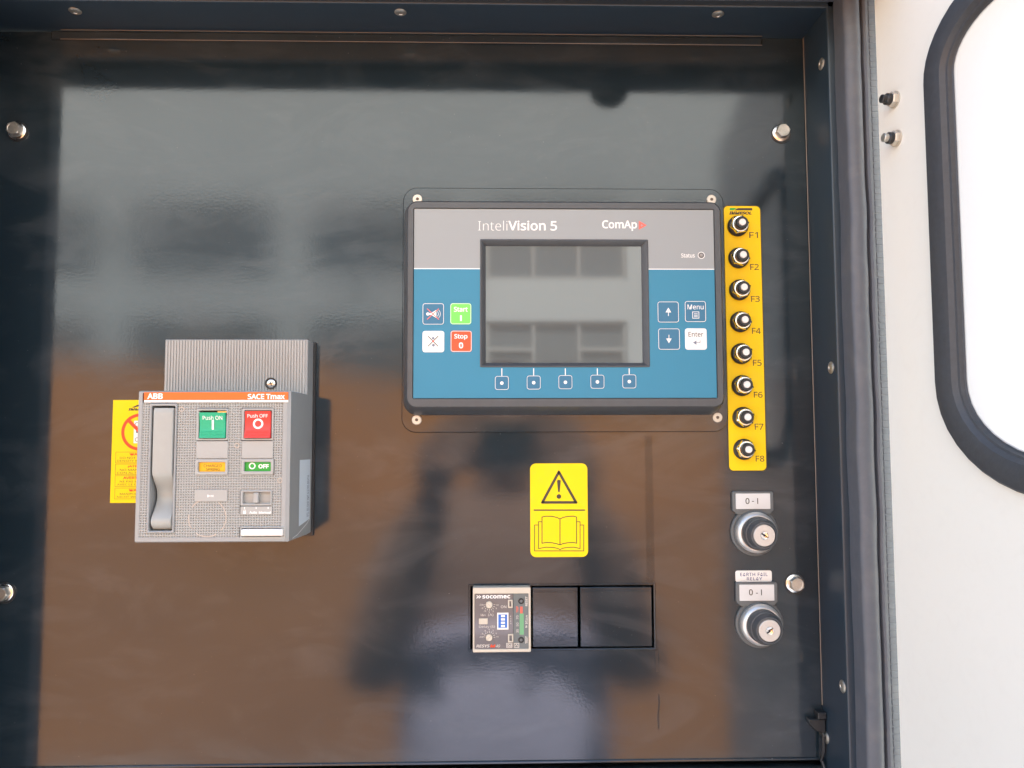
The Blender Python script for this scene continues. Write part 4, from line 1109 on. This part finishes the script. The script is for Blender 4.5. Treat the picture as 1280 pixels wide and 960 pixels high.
# ------------------------------------------------------------------ PHOTOGRAPHER (seen only in the gloss)
M['shirt'] = mat('brown_shirt', (.27, .155, .10), .9, var=.1, vscale=20)
M['skin_tone'] = mat('skin_tone', (.30, .17, .11), .55)
M['hair'] = mat('black_hair', (.03, .02, .015), .6)
M['trousers'] = mat('lilac_trousers', (.50, .475, .60), .9)
def skinned(name, pts, edges, radii, m, parent, sub=2, root=0):
    me = bpy.data.meshes.new(name); org = wloc(parent)
    me.from_pydata([tuple(Vector(p) - org) for p in pts], edges, [])
    o = bpy.data.objects.new(name, me); COL.objects.link(o); o.parent = parent
    o.modifiers.new('skin', 'SKIN')
    for i, d_ in enumerate(me.skin_vertices[0].data):
        r = radii[i]; d_.radius = r if isinstance(r, tuple) else (r, r); d_.use_root = (i == root)
    ss = o.modifiers.new('subsurf', 'SUBSURF'); ss.levels = ss.render_levels = sub
    me.materials.append(m); return o
PX, PY = .02, -1.0
man = thing('person', 'person in brown shirt and lilac trousers holding a phone up, mirrored in the panel', 'person', Vector((PX, PY, 0)))
BZ = .905
def low(L): return [(a, b, c * BZ) for a, b, c in L]
pts = [(PX, PY, .93), (PX, PY - .01, 1.10), (PX, PY, 1.27), (PX, PY, 1.40), (PX, PY + .01, 1.48),
       (PX - .19, PY, 1.38), (PX - .25, PY + .12, 1.10), (PX - .115, PY + .36, 1.36),
       (PX + .19, PY, 1.38), (PX + .25, PY + .12, 1.10), (PX + .115, PY + .36, 1.36 / BZ)]
pts[7] = (PX - .115, PY + .36, 1.36 / BZ); pts = low(pts)
edges = [(0, 1), (1, 2), (2, 3), (3, 4), (3, 5), (5, 6), (6, 7), (3, 8), (8, 9), (9, 10)]
rad = [(.23, .15), (.215, .14), (.20, .13), (.13, .09), (.055, .055), (.08, .075), (.065, .06), (.036, .036), (.08, .075), (.065, .06), (.036, .036)]
skinned('shirt', pts, edges, rad, M['shirt'], man)
pts = [(PX, PY + .03, 1.0), (PX - .10, PY, .88), (PX - .11, PY + .02, .50), (PX - .11, PY - .02, .08), (PX - .12, PY + .14, .045), (PX + .10, PY, .88), (PX + .12, PY + .02, .50), (PX + .12, PY - .02, .08), (PX + .13, PY + .14, .045), (PX, PY + .045, 1.30)]
skinned('trousers', low(pts), [(0, 1), (1, 2), (2, 3), (3, 4), (0, 5), (5, 6), (6, 7), (7, 8), (0, 9)], [(.26, .165), .125, .085, .048, .038, .125, .085, .048, .038, (.215, .14)], M['trousers'], man)
hd = [(PX, PY + .01, 1.47), (PX, PY + .02, 1.55), (PX, PY + .035, 1.60), (PX, PY + .02, 1.68), (PX, PY + .01, 1.725), (PX, PY + .125, 1.615), (PX, PY + .11, 1.565)]
head = skinned('head', low(hd), [(0, 1), (1, 2), (2, 3), (3, 4), (2, 5), (1, 6)], [.05, (.06, .075), (.075, .09), (.08, .095), .05, .016, .03], M['skin_tone'], man)
q = MB()
def hairxf(a, b, c): return Vector((PX, PY + .01, 1.66 * BZ)) + Vector((a, b, c))
vs2 = []; NN = 16
for j in range(6):
    for k in range(NN):
        th = 2 * math.pi * k / NN; ph = RAD(90 - j * 18); r_ = .098 + .004 * noise.noise(Vector((k, j, 0)))
        vs2.append((.88 * r_ * math.cos(ph) * math.sin(th), -1.08 * r_ * math.cos(ph) * math.cos(th) - .01, r_ * math.sin(ph) - (.05 * max(0, math.cos(th)) * j / 5)))
q.xf = hairxf; q.add(vs2, [[j * NN + k, j * NN + (k + 1) % NN, (j + 1) * NN + (k + 1) % NN, (j + 1) * NN + k] for j in range(5) for k in range(NN)])
build('hair', q, M['hair'], man)
for s in (-1, 1):
    q = MB(); q.xf = lambda a, b, c: Vector((a, b, c)); e = (PX + s * .033, PY + .112, 1.63 * BZ)
    q.loft([([(e[0] + .011 * math.cos(t) * f_, e[1] + g_) for t in [2 * math.pi * k / 10 for k in range(10)]], [e[2] + .007 * math.sin(2 * math.pi * k / 10) * f_ for k in range(10)]) for f_, g_ in ((1, .0), (.6, .006))]); build('eye', q, M['hair'], man)
    hp = [(PX + s * .115, PY + .36, 1.36), (PX + s * .105, PY + .40, 1.41), (PX + s * .10, PY + .425, 1.44)]
    he = [(0, 1), (1, 2)]; hr = [.028, (.034, .018), (.03, .014)]
    for k, ln in enumerate((.05, .056, .054, .044)):
        b = len(hp); z = 1.472 - k * .019
        hp += [(PX + s * .092, PY + .43, z), (PX + s * (.092 - ln * .5), PY + .428, z + .004), (PX + s * (.092 - ln), PY + .432, z + .002)]
        he += [(2, b), (b, b + 1), (b + 1, b + 2)]; hr += [.010, .009, .008]
    b = len(hp); hp += [(PX + s * .088, PY + .455, 1.405), (PX + s * .065, PY + .462, 1.408)]; he += [(1, b), (b, b + 1)]; hr += [.011, .009]
    skinned('hand', hp, he, hr, M['skin_tone'], man, 1)
ph = thing('phone', 'black phone held sideways in both hands, mirrored in the panel', 'phone', Vector((PX, -.575, 1.41)))
q = MB(); q.xf = lambda u, v, h: Vector((PX + u * 1e-3, -.572 - h * 1e-3, 1.435 + v * 1e-3)); o = rr(-80, -37, 80, 37, 9, 5); q.loft([(inset(o, 1), 0), (o, 1), (o, 7.5), (inset(o, 1), 8.5)], cap0=True); build('body', q, M['black_plastic'], ph)
